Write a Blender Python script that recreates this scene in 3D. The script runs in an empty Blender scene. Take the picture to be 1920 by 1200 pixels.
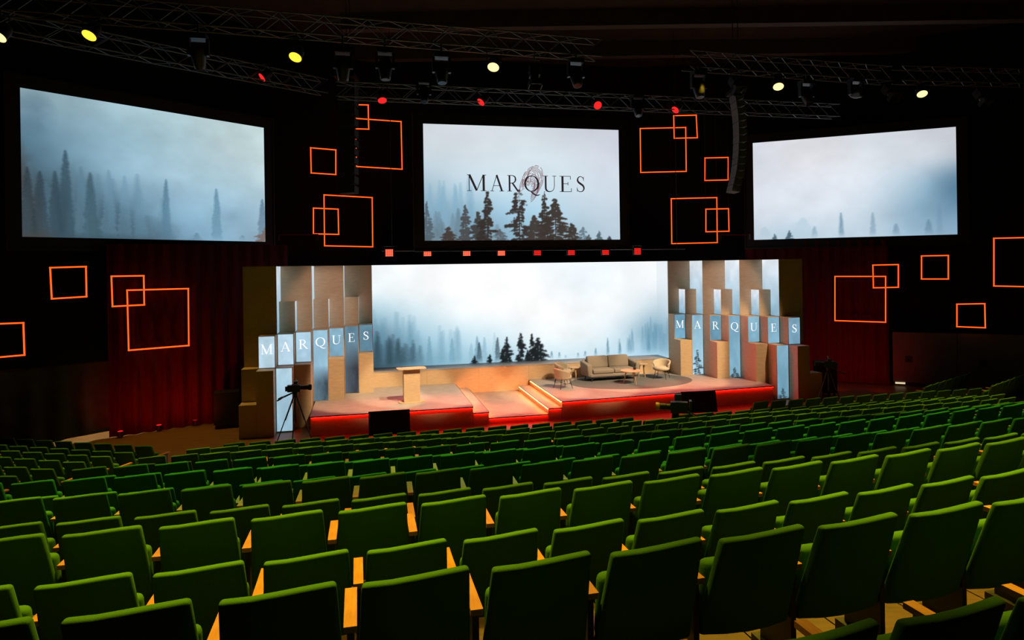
import bpy, bmesh, math, random
import numpy as np
from mathutils import Matrix, Vector
R_ = math.radians
random.seed(7)
scene = bpy.context.scene
COL = scene.collection

# ------------------------------------------------------------------ camera, world, exposure
EYE = 5.05                       # lens height above the hall floor (m)
FPX, CY, ROLL = 1247.46, 498.32, 0.0148
cam_d = bpy.data.cameras.new('camera')
cam_d.sensor_width = 36.0
cam_d.lens = 36.0 * FPX / 1920.0
cam_d.shift_y = -(600 - CY) / 1920.0
cam_d.clip_end = 200
cam = bpy.data.objects.new('camera', cam_d)
COL.objects.link(cam)
cam.matrix_world = Matrix.Translation((0, 0, EYE)) @ Matrix.Rotation(R_(90), 4, 'X') @ Matrix.Rotation(-ROLL, 4, 'Z')
scene.camera = cam

world = bpy.data.worlds.new('dark_hall'); scene.world = world
world.use_nodes = True
world.node_tree.nodes['Background'].inputs[0].default_value = (0.004, 0.004, 0.005, 1)
world.node_tree.nodes['Background'].inputs[1].default_value = 0.25
vs = scene.view_settings
vs.view_transform = 'Standard'; vs.look = 'None'; vs.exposure = 0.0; vs.gamma = 1.0
vs.use_curve_mapping = False

def lamp(name, kind, loc, energy, color, target=None, size=0.2, spot=60, blend=0.6, shape=None, size_y=None):
    d = bpy.data.lights.new(name, kind); d.energy = energy; d.color = color
    if kind == 'SPOT':
        d.spot_size = R_(spot); d.spot_blend = blend; d.shadow_soft_size = size
    elif kind == 'AREA':
        d.size = size
        if size_y: d.shape = 'RECTANGLE'; d.size_y = size_y
    else:
        d.shadow_soft_size = size
    o = bpy.data.objects.new(name, d); COL.objects.link(o); o.location = loc
    if target is not None:
        v = Vector(target) - Vector(loc)
        o.rotation_euler = v.to_track_quat('-Z', 'Y').to_euler()
    return o

# stage frame: u runs along the stage, w towards the audience
TH, OX, OY = 0.2212, 0.4063, 26.8732
CT, ST = math.cos(TH), math.sin(TH)
def st(u, w, z=0.0): return (OX + u * CT + w * ST, OY + u * ST - w * CT, z)

WARM = (1.0, 0.71, 0.40); AMBER = (1.0, 0.62, 0.08); RED = (1.0, 0.03, 0.015); COOL = (0.75, 0.9, 1.0)
# stage key lights hung on the trusses (front right and front left)
for (u, e) in ((-6.3, 1.0), (-4.4, 1.0), (-2.4, .7), (-.6, .55), (1.3, .9), (3.3, 1.0), (5.2, 1.0), (6.7, .6)):
    lamp('stage_key_light', 'SPOT', st(u+3.2, 10.5, 10.0), 5600*e, WARM, st(u, 2.85 if u < 3 else 2.3, .6), .16, 20.5 if u < 3 else 19, .25)
for (ul, ua) in ((-1.5, -7.3), (2.5, 7.6)):
    lamp('set_fill_light', 'SPOT', st(ul, 11, 10.2), 2600, (1.0, .66, .52), st(ua, 2.6, 3.9), .2, 15, .4)  # soft front fill, added to brighten the upper wood of both wings
# house lights hung almost straight above the rows (yellow gels; a few greenish ones over the middle rows)
YEL = (1.0, 0.66, 0.045); GRN = (.42, 1.0, .16)
for (x, y, e, c) in ((-5.5, 6.6, 1.3, YEL), (-1.5, 6.0, 1.35, YEL), (2.5, 6.6, 1.4, YEL), (6.5, 7.6, 1.4, YEL), (10.5, 9.4, 1.2, YEL), (3.6, 5.1, .7, YEL), (-1.0, 4.4, .6, YEL),
                     (-8.5, 10.2, .5, YEL), (-4.0, 10.0, .95, GRN), (.5, 10.6, .95, GRN), (5, 11.6, .95, GRN), (9.5, 12.8, .9, GRN), (14, 14.2, .8, GRN),
                     (-10.5, 15.0, .8, YEL), (-6.0, 14.4, .8, YEL), (-1.5, 15.0, .8, YEL), (3, 15.9, .8, YEL), (7.5, 17.0, .8, YEL), (12, 18.0, .8, YEL),
                     (-5.5, 16.6, .8, YEL), (0, 17.5, .8, YEL), (5.5, 18.5, .8, YEL), (11.4, 20.0, .9, YEL), (15, 21.4, .8, YEL), (-9.8, 20.6, .35, AMBER)):
    lamp('house_light', 'SPOT', (x, y, 10.2), 3300 * e, c, (x, y - 1.5, 1.5), .2, 45, .8)

# ------------------------------------------------------------------ helpers
def new_mat(name): 
    m = bpy.data.materials.new(name); m.use_nodes = True
    return m, m.node_tree, m.node_tree.nodes['Principled BSDF']
def principled(name, col, rough=.6, metal=0.0, noise=None, bump=0.0, scale=8.0, stretch=(1, 1, 1), spec=.5, sheen=0):
    m, t, b = new_mat(name)
    b.inputs['Base Color'].default_value = (*col, 1); b.inputs['Roughness'].default_value = rough
    b.inputs['Metallic'].default_value = metal; b.inputs['Specular IOR Level'].default_value = spec
    if sheen:
        b.inputs['Sheen Weight'].default_value = sheen
    if noise or bump:
        tc = t.nodes.new('ShaderNodeTexCoord'); mp = t.nodes.new('ShaderNodeMapping')
        mp.inputs['Scale'].default_value = stretch
        n = t.nodes.new('ShaderNodeTexNoise'); n.inputs['Scale'].default_value = scale; n.inputs['Detail'].default_value = 6
        t.links.new(tc.outputs['Object'], mp.inputs[0]); t.links.new(mp.outputs[0], n.inputs['Vector'])
        if noise:
            r = t.nodes.new('ShaderNodeValToRGB')
            r.color_ramp.elements[0].position = .3; r.color_ramp.elements[1].position = .7
            r.color_ramp.elements[0].color = (*noise, 1); r.color_ramp.elements[1].color = (*col, 1)
            t.links.new(n.outputs['Fac'], r.inputs[0]); t.links.new(r.outputs[0], b.inputs['Base Color'])
        if bump:
            bp = t.nodes.new('ShaderNodeBump'); bp.inputs['Strength'].default_value = bump; bp.inputs['Distance'].default_value = .01
            t.links.new(n.outputs['Fac'], bp.inputs['Height']); t.links.new(bp.outputs[0], b.inputs['Normal'])
    return m
def emit(name, col, s):
    m = bpy.data.materials.new(name); m.use_nodes = True; t = m.node_tree
    t.nodes.clear(); e = t.nodes.new('ShaderNodeEmission'); o = t.nodes.new('ShaderNodeOutputMaterial')
    e.inputs[0].default_value = (*col, 1); e.inputs[1].default_value = s
    t.links.new(e.outputs[0], o.inputs[0]); return m
def emit_attr(name, s=1.0):
    m = bpy.data.materials.new(name); m.use_nodes = True; t = m.node_tree
    t.nodes.clear(); e = t.nodes.new('ShaderNodeEmission'); o = t.nodes.new('ShaderNodeOutputMaterial')
    a = t.nodes.new('ShaderNodeAttribute'); a.attribute_name = 'picture'
    e.inputs[1].default_value = s
    t.links.new(a.outputs['Color'], e.inputs[0]); t.links.new(e.outputs[0], o.inputs[0]); return m

M = {}
M['cloth'] = principled('green_seat_cloth', (.060, .175, .024), .95, noise=(.048, .145, .019), bump=.25, scale=260, spec=.03)
M['oak'] = principled('oak_armrest', (.42, .20, .05), .5, noise=(.30, .13, .03), scale=6, stretch=(9, 1.2, 9), spec=.2)
M['iron'] = principled('black_iron', (.012, .012, .013), .5)
M['black'] = principled('matt_black', (.010, .010, .011), .8, noise=(.007, .007, .008), scale=14)
M['steel'] = principled('truss_aluminium', (.16, .16, .165), .45, .6)
M['case'] = principled('black_case', (.012, .012, .013), .45, noise=(.008, .008, .009), scale=30, bump=.05)
M['ply'] = principled('birch_plywood', (.62, .47, .31), .6, noise=(.54, .40, .26), scale=5, stretch=(1, 1, 4), spec=.25)
M['deck'] = principled('stage_deck', (.46, .41, .385), .5, noise=(.39, .345, .325), scale=3.5, spec=.25)
M['rug'] = principled('grey_rug', (.165, .175, .185), .95, noise=(.13, .138, .146), scale=30, bump=.2, spec=.1)
M['parquet'] = None
M['velvet'] = principled('dark_red_velvet', (.10, .012, .014), .95, noise=(.07, .008, .010), scale=4, stretch=(3, 3, .3), spec=.05)
M['drape'] = principled('black_drape', (.085, .092, .10), .85, noise=(.06, .066, .072), scale=3, spec=.2)
M['wallblk'] = principled('black_wall', (.012, .011, .012), .95, noise=(.008, .007, .008), scale=2, stretch=(3, 3, .3), spec=.1)
M['greywall'] = principled('charcoal_panel', (.13, .125, .115), .75, noise=(.11, .105, .098), scale=3)
M['ceil'] = principled('dark_brown_ceiling', (.045, .028, .016), .9, noise=(.03, .018, .01), scale=2, spec=.1)
M['beam'] = principled('brown_beam', (.07, .04, .02), .8, noise=(.05, .03, .015), scale=3)
M['sofa'] = principled('taupe_sofa_cloth', (.30, .27, .24), .95, noise=(.265, .235, .21), scale=90, bump=.2, spec=.1)
M['chair'] = principled('beige_chair_cloth', (.52, .45, .36), .95, noise=(.46, .40, .32), scale=90, bump=.2, spec=.1)
M['tablewood'] = principled('light_oak_table', (.60, .40, .22), .5, noise=(.52, .34, .18), scale=8, stretch=(1, 6, 1))
M['leaf'] = principled('plant_leaf', (.03, .07, .02), .6, noise=(.02, .05, .015), scale=20)
M['pot'] = principled('dark_pot', (.03, .03, .03), .5, noise=(.02, .02, .02), scale=20)
M['tvglass'] = principled('switched_off_screen', (.008, .006, .006), .25, noise=(.007, .005, .005), scale=2)
M['glass'] = principled('lens_glass', (.01, .01, .012), .1, noise=(.008, .008, .01), scale=5)
M['amberlit'] = principled('amber_lit_hood_paint', (.55, .33, .04), .35, noise=(.5, .3, .03), scale=9)  # yellow light falling on the camera lens, put into the base colour
M['white'] = principled('white_plastic', (.6, .6, .58), .5, noise=(.55, .55, .53), scale=9)
M['neon'] = emit('orange_light_tube', (1.0, .075, .009), 2.2)
M['redstrip'] = emit('red_light_strip', (1.0, .004, .002), 18.0)
M['warmstrip'] = emit('warm_step_strip', (1.0, .20, .03), 60.0)
M['yellowlens'] = emit('yellow_lamp_lens', (1.0, .62, .04), 1.6)
M['whitelens'] = emit('warm_white_lamp_lens', (1.0, .80, .32), 1.6)
M['redlens'] = emit('red_lamp_lens', (1.0, .02, .02), 1.1)
M['orangered'] = emit('orange_red_lamp_dot', (1.0, .12, .06), 1.6)
M['reddot'] = emit('deep_red_lamp_dot', (1.0, .02, .015), .9)
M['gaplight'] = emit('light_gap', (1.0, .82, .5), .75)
M['letterwhite'] = emit('white_letter', (1, 1, 1), 1.15)
M['letterblack'] = emit('dark_letter', (.022, .016, .018), 1.0)
M['printred'] = emit('dark_red_print', (.20, .022, .03), 1.0)
M['engraved'] = principled('engraved_letter', (.34, .30, .25), .7, noise=(.3, .26, .2), scale=9)
M['picture'] = emit_attr('screen_picture')
# parquet
m, t, b = new_mat('parquet_floor')
tc = t.nodes.new('ShaderNodeTexCoord'); br = t.nodes.new('ShaderNodeTexBrick'); br.inputs['Scale'].default_value = 2.2
br.inputs['Color1'].default_value = (.26, .135, .05, 1); br.inputs['Color2'].default_value = (.20, .10, .035, 1); br.inputs['Mortar'].default_value = (.06, .03, .012, 1)
br.inputs['Mortar Size'].default_value = .006; br.inputs['Brick Width'].default_value = .9; br.inputs['Row Height'].default_value = .16
t.links.new(tc.outputs['Object'], br.inputs['Vector']); t.links.new(br.outputs['Color'], b.inputs['Base Color'])
b.inputs['Roughness'].default_value = .42; M['parquet'] = m
M['tierwood'] = principled('darkened_tier_boards', (.075, .036, .012), .6, noise=(.04, .019, .007), scale=3, stretch=(2, 14, 2))  # darker than the hall parquet to cut light bounced onto seat backs

class MB:
    def __init__(s): s.v = []; s.f = []
    def add(s, vs, fs):
        o = len(s.v); s.v += [tuple(v) for v in vs]; s.f += [tuple(i + o for i in f) for f in fs]; return s
    def box(s, x0, x1, y0, y1, z0, z1, mat=None):
        vs = [(x0,y0,z0),(x1,y0,z0),(x1,y1,z0),(x0,y1,z0),(x0,y0,z1),(x1,y0,z1),(x1,y1,z1),(x0,y1,z1)]
        if mat is not None: vs = [tuple(mat @ Vector(v)) for v in vs]
        return s.add(vs, [(0,3,2,1),(4,5,6,7),(0,1,5,4),(1,2,6,5),(2,3,7,6),(3,0,4,7)])
    def prism(s, poly, z0, z1):
        n = len(poly)
        vs = [(p[0], p[1], z0) for p in poly] + [(p[0], p[1], z1) for p in poly]
        fs = [tuple(reversed(range(n))), tuple(range(n, 2*n))] + [(i, (i+1) % n, n+(i+1) % n, n+i) for i in range(n)]
        return s.add(vs, fs)
    def cyl(s, p0, p1, r0, r1=None, n=10):
        if r1 is None: r1 = r0
        p0, p1 = Vector(p0), Vector(p1); d = (p1-p0).normalized()
        a = d.orthogonal().normalized(); c = d.cross(a)
        vs = [p0 + (a*math.cos(2*math.pi*i/n) + c*math.sin(2*math.pi*i/n))*r0 for i in range(n)] + \
             [p1 + (a*math.cos(2*math.pi*i/n) + c*math.sin(2*math.pi*i/n))*r1 for i in range(n)]
        return s.add(vs, [tuple(reversed(range(n))), tuple(range(n, 2*n))] + [(i, (i+1) % n, n+(i+1) % n, n+i) for i in range(n)])
    def lathe(s, prof, mat=None, n=16):
        vs = []; fs = []
        for (r, z) in prof:
            for i in range(n):
                a = 2*math.pi*i/n; v = Vector((r*math.cos(a), r*math.sin(a), z))
                vs.append(mat @ v if mat is not None else v)
        for k in range(len(prof)-1):
            for i in range(n):
                j = (i+1) % n; fs.append((k*n+i, k*n+j, (k+1)*n+j, (k+1)*n+i))
        fs.append(tuple(reversed(range(n)))); fs.append(tuple((len(prof)-1)*n+i for i in range(n)))
        return s.add(vs, fs)
    def build(s, name, mat, parent=None, smooth=False, loc=None, label=None):
        me = bpy.data.meshes.new(name); me.from_pydata(s.v, [], s.f); me.update()
        if isinstance(mat, str): mat = M[mat]
        me.materials.append(mat)
        if smooth:
            for p in me.polygons: p.use_smooth = True
        return put(name, me, parent, loc, label)
def put(name, me, parent=None, loc=None, label=None):
    o = bpy.data.objects.new(name, me); COL.objects.link(o)
    if parent is not None: o.parent = parent
    if loc is not None: o.location = loc
    if label: o['label'] = label
    return o
def rbox(name, x0, x1, y0, y1, z0, z1, r, mat, parent=None, seg=3, tweak=None, sub=0, label=None):
    bm = bmesh.new(); bmesh.ops.create_cube(bm, size=1)
    for v in bm.verts:
        v.co = Vector(((x0+x1)/2 + v.co.x*(x1-x0), (y0+y1)/2 + v.co.y*(y1-y0), (z0+z1)/2 + v.co.z*(z1-z0)))
    if r: bmesh.ops.bevel(bm, geom=list(bm.edges), offset=r, segments=seg, affect='EDGES', profile=.5)
    if sub:
        es = [e for e in bm.edges if e.calc_length() > .12]
        bmesh.ops.subdivide_edges(bm, edges=es, cuts=sub, use_grid_fill=True)
    if tweak:
        for v in bm.verts: v.co = Vector(tweak(*v.co))
    me = bpy.data.meshes.new(name); bm.to_mesh(me); bm.free()
    me.materials.append(M[mat])
    for p in me.polygons: p.use_smooth = True
    return put(name, me, parent, None, label)
def thing(name, label, cat, loc=(0, 0, 0), rz=0.0, group=None):
    o = bpy.data.objects.new(name, None); COL.objects.link(o); o.empty_display_size = .1
    o.location = loc; o.rotation_euler = (0, 0, rz); return tag(o, label, cat, group)
def tag(o, label, cat, group=None):
    o['label'] = label; o['category'] = cat
    if group: o['group'] = group
    return o
def struct(o, label=None):
    o['kind'] = 'structure'
    if label: o['label'] = label
    return o

# surveyed sight lines: used once to turn measured directions into real positions on real planes
def ray(px, py):
    a, b_ = px-960, py-CY; c, s = math.cos(ROLL), math.sin(ROLL)
    return (a*c - b_*s)/FPX, (a*s + b_*c)/FPX
def onz(px, py, z):
    t_, d = ray(px, py); Y = (EYE-z)/d; return Vector((t_*Y, Y, z))
def online(px, py, P, ang):              # vertical plane through P with plan direction ang
    t_, d = ray(px, py); c, s = math.cos(ang), math.sin(ang)
    Y = (P[1]*c - P[0]*s)/(c - t_*s); return Vector((t_*Y, Y, EYE - d*Y))

# ------------------------------------------------------------------ pictures for the screens
rng = np.random.default_rng(3)
def smooth_noise(W, H, gx, gy, seed):
    r = np.random.default_rng(seed).random((gy+2, gx+2))
    x = np.linspace(0, gx, W); y = np.linspace(0, gy, H)
    xi = x.astype(int); yi = y.astype(int); fx = x-xi; fy = y-yi
    fx = fx*fx*(3-2*fx); fy = (fy*fy*(3-2*fy))[:, None]
    a = r[np.ix_(yi, xi)]; b_ = r[np.ix_(yi, xi+1)]; c = r[np.ix_(yi+1, xi)]; d = r[np.ix_(yi+1, xi+1)]
    return (a*(1-fx)+b_*fx)*(1-fy) + (c*(1-fx)+d*fx)*fy
def fbm(W, H, gx, gy, seed, octs=4):
    o = 0; a = .5
    for k in range(octs): o = o + a*smooth_noise(W, H, gx*2**k, gy*2**k, seed+k); a *= .5
    return o/(1-.5**octs)
def lin(c):
    c = np.clip(np.asarray(c, float)/255, 0, 1)
    return np.where(c <= .04045, c/12.92, ((c+.055)/1.055)**2.4)
def bilerp(W, H, tl, tr, bl, br, mid=None):
    X = np.linspace(0, 1, W)[None, :, None]; Y = np.linspace(0, 1, H)[:, None, None]   # Y=0 bottom
    f = lambda c: np.asarray(c, float)[None, None, :]
    return (f(bl)*(1-X)+f(br)*X)*(1-Y) + (f(tl)*(1-X)+f(tr)*X)*Y
def blend(img, mask, col): img[:] = img*(1-mask[..., None]) + np.asarray(col, float)*mask[..., None]
def control(grid, W, H, blur=.07):
    g = np.array(grid, float)[::-1]                    # rows bottom to top
    r, c = g.shape[:2]
    x = np.linspace(0, c-1.001, W); y = np.linspace(0, r-1.001, H); xi = x.astype(int); yi = y.astype(int)
    fx = (x-xi)[None, :, None]; fy = (y-yi)[:, None, None]
    im = (g[np.ix_(yi, xi)]*(1-fx)+g[np.ix_(yi, xi+1)]*fx)*(1-fy) + (g[np.ix_(yi+1, xi)]*(1-fx)+g[np.ix_(yi+1, xi+1)]*fx)*fy
    for ax, n in ((0, int(H*blur*1.3)), (1, int(W*blur))):
        for _ in range(2):
            p = np.pad(im, [(n, n) if a == ax else (0, 0) for a in range(3)], 'edge'); cs = np.cumsum(p, ax)
            im = (np.take(cs, range(2*n, cs.shape[ax]), ax)-np.concatenate([np.zeros_like(np.take(cs, [0], ax)), np.take(cs, range(0, cs.shape[ax]-2*n-1), ax)], ax))/(2*n+1)
    return im
def fir(img, cx, base, top, hw, col, a, seed, soft=.008, fade=.65):
    """slender fir dissolving downwards into the mist"""
    H, W = img.shape[:2]; g = np.random.default_rng(seed); xs = (np.arange(W)+.5)/W
    wob = 0
    for yy in range(max(0, int(base*H)), min(H, int(top*H)+1)):
        t_ = (top-yy/H)/max(1e-3, top-base); wob = wob*.6+(g.random()-.5)*.6
        k = (.05+.95*t_**.6)
        l = hw*k*(1+wob*.5); r = hw*k*(1-wob*.4)
        m = np.clip(np.minimum(xs-cx+l, cx+r-xs)/soft+.5, 0, 1)*a*(1-fade*t_)*min(1, (yy/H-base)/.06+.15)
        m = m*(.85+.3*g.random(W))
        img[yy] = img[yy]*(1-m[:, None])+np.asarray(col, float)*m[:, None]
def pine(img, cx, base, top, hw, col, a, seed, n=26, lean=0.0, full=.0):
    """dark ragged conifer: trunk and clumped branches"""
    H, W = img.shape[:2]; g = np.random.default_rng(seed)
    xs = ((np.arange(W)+.5)/W)[None, :]; ys = ((np.arange(H)+.5)/H)[:, None]
    asp = W/H
    mask = np.zeros((H, W)); rag = np.random.default_rng(seed+1).random((H, W))*.35+fbm(W, H, 60, 36, seed+5, 2)*.85
    h = top-base
    mask = np.maximum(mask, ((np.abs(xs-cx) < .0022+.0015*(top-ys)/h) & (ys > base) & (ys < top))*1.0)
    for k in range(n):
        t_ = (k+.4)/n; y = top-h*t_*.97
        for s_ in (-1, 1):
            L = hw*(.12+.88*min(1, t_*1.25)**.8)*(.35+.95*g.random())*(1-.3*max(0, t_-.8)*4*(1-full))
            if g.random() < .14*(1-full): L *= .35
            x = cx+s_*L*.5; rx = L*.58; ry = h*(.020+.018*g.random())+.004
            d = ((xs-x)/rx)**2+((ys-(y-abs(xs-cx)*asp*.18-.008*g.random()))/ry)**2
            mask = np.maximum(mask, np.clip(1.35-d, 0, 1))
    mask = np.where(mask > rag*(1.25-.35*full), 1.0, 0.0)*a
    p = np.pad(mask, 1, 'edge'); mask = .4*mask+.15*(p[:-2, 1:-1]+p[2:, 1:-1]+p[1:-1, :-2]+p[1:-1, 2:])
    blend(img, np.clip(mask, 0, 1), col)
def grid_picture(name, img, P0, ux, uz, parent, double=False):
    """mesh sheet of colour cells; P0 lower left corner, ux / uz edge vectors (parent space)"""
    H, W = img.shape[:2]
    P0, ux, uz = Vector(P0), Vector(ux), Vector(uz)
    a = np.linspace(0, 1, W); b_ = np.linspace(0, 1, H)
    A, B = np.meshgrid(a, b_)
    co = np.array(P0)[None, :] + A.reshape(-1, 1)*np.array(ux)[None, :] + B.reshape(-1, 1)*np.array(uz)[None, :]
    idx = np.arange(W*H).reshape(H, W)
    f = np.stack([idx[:-1, :-1], idx[:-1, 1:], idx[1:, 1:], idx[1:, :-1]], -1).reshape(-1, 4)
    me = bpy.data.meshes.new(name)
    me.vertices.add(W*H); me.vertices.foreach_set('co', co.astype(np.float32).ravel())
    me.loops.add(f.size); me.loops.foreach_set('vertex_index', f.astype(np.int32).ravel())
    me.polygons.add(len(f)); me.polygons.foreach_set('loop_start', np.arange(0, f.size, 4, dtype=np.int32))
    me.update(calc_edges=True)
    at = me.color_attributes.new('picture', 'FLOAT_COLOR', 'POINT')
    c = np.concatenate([lin(img).reshape(-1, 3), np.ones((W*H, 1))], 1)
    at.data.foreach_set('color', c.astype(np.float32).ravel())
    me.materials.append(M['picture'])
    return put(name, me, parent)

# ------------------------------------------------------------------ serif capitals
def stroke(pts, wid):
    pts = [Vector((p[0], p[1])) for p in pts]; n = len(pts)
    if not hasattr(wid, '__len__'): wid = [wid]*n
    L, Rr = [], []
    for i, p in enumerate(pts):
        d = (pts[min(n-1, i+1)]-pts[max(0, i-1)]).normalized(); nn = Vector((-d.y, d.x))*wid[i]/2
        L.append(p+nn); Rr.append(p-nn)
    return [[L[i], Rr[i], Rr[i+1], L[i+1]] for i in range(n-1)]
def spline(pts, wid, k=5):
    n = len(pts); P = [Vector(p) for p in pts]; out = []; w = []
    for i in range(n-1):
        p0, p1, p2, p3 = P[max(0, i-1)], P[i], P[i+1], P[min(n-1, i+2)]
        for j in range(k):
            t_ = j/k
            out.append(.5*((2*p1)+(p2-p0)*t_+(2*p0-5*p1+4*p2-p3)*t_*t_+(3*p1-p0-3*p2+p3)*t_**3)); w.append(wid[i]*(1-t_)+wid[i+1]*t_)
    out.append(P[-1]); w.append(wid[-1]); return stroke(out, w)
def hb(x0, x1, y, th=.035): return [[Vector((x0, y-th/2)), Vector((x1, y-th/2)), Vector((x1, y+th/2)), Vector((x0, y+th/2))]]
def vb(x, w, y0, y1): return [[Vector((x-w/2, y0)), Vector((x+w/2, y0)), Vector((x+w/2, y1)), Vector((x-w/2, y1))]]
T, N_ = .125, .042
GL = {
 'M': (1.06, hb(0, .24, .018)+hb(.76, 1.06, .018)+hb(.0, .2, .982)+hb(.88, 1.06, .982)+vb(.12, N_, 0, 1)+stroke([(.13, 1), (.53, .03)], T)+stroke([(.53, .03), (.90, 1)], N_)+vb(.92, T, 0, 1)),
 'A': (.95, hb(0, .25, .018)+hb(.62, .95, .018)+stroke([(.11, 0), (.45, 1)], N_)+stroke([(.44, 1), (.80, 0)], T)+hb(.22, .66, .34)),
 'R': (.92, hb(0, .34, .018)+hb(0, .3, .982)+vb(.17, T, 0, 1)+spline([(.17, .98), (.38, .98), (.57, .89), (.61, .74), (.56, .6), (.4, .52), (.17, .515)], [N_, N_, .08, .115, .08, N_, N_])+stroke([(.38, .52), (.80, 0)], .11)+hb(.72, .92, .018)),
 'Q': (1.0, spline([(.5+.43*math.sin(a), .5+.48*math.cos(a)) for a in [2*math.pi*i/16 for i in range(17)]], [N_+(.13-N_)*abs(math.sin(2*math.pi*i/16))**1.5 for i in range(17)], 2)+spline([(.42, .03), (.55, -.08), (.72, -.19), (.9, -.22), (1.04, -.17)], [.05, .08, .09, .07, .02])),
 'U': (.92, hb(0, .34, .982)+hb(.64, .92, .982)+vb(.17, T, .3, 1)+spline([(.17, .32), (.2, .13), (.36, .02), (.56, .03), (.72, .15), (.78, .38)], [T, T, .07, N_, N_, N_])+vb(.78, N_, .36, 1)),
 'E': (.74, hb(0, .68, .018)+hb(0, .64, .982)+vb(.17, T, 0, 1)+hb(.17, .5, .52)+vb(.49, .035, .42, .62)+vb(.63, .035, .78, 1)+vb(.68, .035, 0, .24)),
 'S': (.66, spline([(.55, .74), (.5, .9), (.34, .98), (.18, .92), (.12, .76), (.18, .63), (.34, .52), (.5, .41), (.57, .25), (.5, .09), (.31, .02), (.14, .09), (.08, .26)], [.03, .05, N_, .07, .11, .125, .13, .125, .11, .07, N_, .05, .03])+vb(.55, .03, .7, .98)+vb(.08, .03, .02, .3)),
}
def letter(ch, P0, ux, uz, cap, mat, parent, width=None, name='letter'):
    """P0 lower left; ux, uz unit directions"""
    w, polys = GL[ch]; P0, ux, uz = Vector(P0), Vector(ux), Vector(uz)
    sx = cap if width is None else width/w
    mb = MB()
    nrm = ux.cross(uz)
    for i, q in enumerate(polys):
        e = nrm*(.0002*(i % 5))
        mb.add([P0+ux*(p.x*sx)+uz*(p.y*cap)+e for p in q], [(0, 1, 2, 3)])
    return mb.build(name, mat, parent)

# ------------------------------------------------------------------ room shell
mb = MB().box(-34, 34, -14, 42, -.2, 0); struct(mb.build('floor', 'parquet'), 'dark parquet hall floor in front of the stage')
mb = MB().box(-34, 34, -14, 42, 14.2, 14.4); struct(mb.build('ceiling', 'ceil'), 'dark ceiling lost in shadow')
def wall(name, p, q, z0, z1, mat, th=.2, label=None):
    p, q = Vector((*p, 0)), Vector((*q, 0)); d = (q-p); L = d.length
    o = MB().box(0, L, 0, th, z0, z1).build(name, mat); o.location = p; o.rotation_euler = (0, 0, math.atan2(d.y, d.x)); return struct(o, label)
wall('wall_left', (-20, 12.2), (-9.4, 25.4), 0, 14.2, 'wallblk', label='black draped side wall behind the left screen')
wall('wall_left_angled', (-9.4, 25.4), (-3.6, 29.0), 0, 14.2, 'wallblk')
wall('wall_back', (-3.6, 29.0), (5.6, 31.0), 0, 14.2, 'wallblk')
wall('wall_right_angled', (5.6, 31.0), (10.6, 30.4), 0, 14.2, 'wallblk')
wall('wall_right', (10.6, 30.4), (24, 23.6), 0, 14.2, 'wallblk')
wall('wall_side_right', (24, 23.6), (27, -8), 0, 14.2, 'wallblk')
wall('wall_side_left', (-24, -8), (-20, 12.2), 0, 14.2, 'wallblk')
wall('wall_rear', (27, -8), (-24, -8), 0, 14.2, 'wallblk')
# ceiling beams
for i, (y, x0, x1) in enumerate(((24.0, -6, 24), (27.5, -8, 24), (21.0, 4, 24))):
    o = MB().box(x0, x1, -.2, .2, 13.6, 14.2).build('ceiling_beam', 'beam'); o.location = (0, y, 0)
    tag(o, ['long brown beam under the dark ceiling, nearer the stage lights', 'long brown beam under the dark ceiling, farthest back', 'short brown beam under the ceiling at right, nearest the seats'][i], 'beam')
# ------------------------------------------------------------------ curtains and drape
def curtain(name, p, q, z0, z1, amp, pitch, mat, label, cat='curtain', nz=2, swoop=None):
    p, q = Vector((*p, 0)), Vector((*q, 0)); d = q-p; L = d.length
    n = int(L/pitch*8); vs = []; fs = []
    for k in range(nz+1):
        for i in range(n+1):
            x = L*i/n; z = z0+(z1-z0)*k/nz
            if swoop: z = swoop(x/L, k/nz, z)
            vs.append((x, amp*math.sin(2*math.pi*x/pitch + .6*math.sin(x*1.7))*(1-.3*k/nz), z))
    for k in range(nz):
        for i in range(n): fs.append((k*(n+1)+i, k*(n+1)+i+1, (k+1)*(n+1)+i+1, (k+1)*(n+1)+i))
    m_ = MB().add(vs, fs); o = m_.build(name, mat, smooth=True); o.location = p; o.rotation_euler = (0, 0, math.atan2(d.y, d.x))
    return tag(o, label, cat)
LC0, LC1 = (-12.28, 20.16), (-7.9, 23.45)
RC0, RC1 = (10.2, 29.1), (15.2, 26.9)
curtain('stage_curtain', LC0, LC1, .02, 5.9, .07, .42, 'velvet', 'tall dark red curtain left of the stage set')
curtain('stage_curtain', RC0, RC1, .02, 5.9, .07, .42, 'velvet', 'tall dark red curtain right of the stage set')
def swoop(a, k, z): return z + (1-k)*(.22*max(0, (a-.55)/.45)**1.5)
d0, d1 = (-15.6, 17.0), (-12.35, 20.30)
curtain('barrier_drape', d0, d1, .10, 2.32, .06, .7, 'drape', 'black cloth drape hung on a low rail left of the red curtain', 'drape', 10, swoop)
tr = MB().cyl((*d0, 2.33), (*d1, 2.33), .025).build('drape_rail', 'iron'); tag(tr, 'thin black rail carrying the low cloth drape', 'rail')
lamp('drape_fill_light', 'AREA', (-13.1, 20.45, 2.2), 70, (1.0, .85, .55), (-12.95, 20.5, 0), .5)  # unseen lamp added behind the drape to light the floor under it
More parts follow.
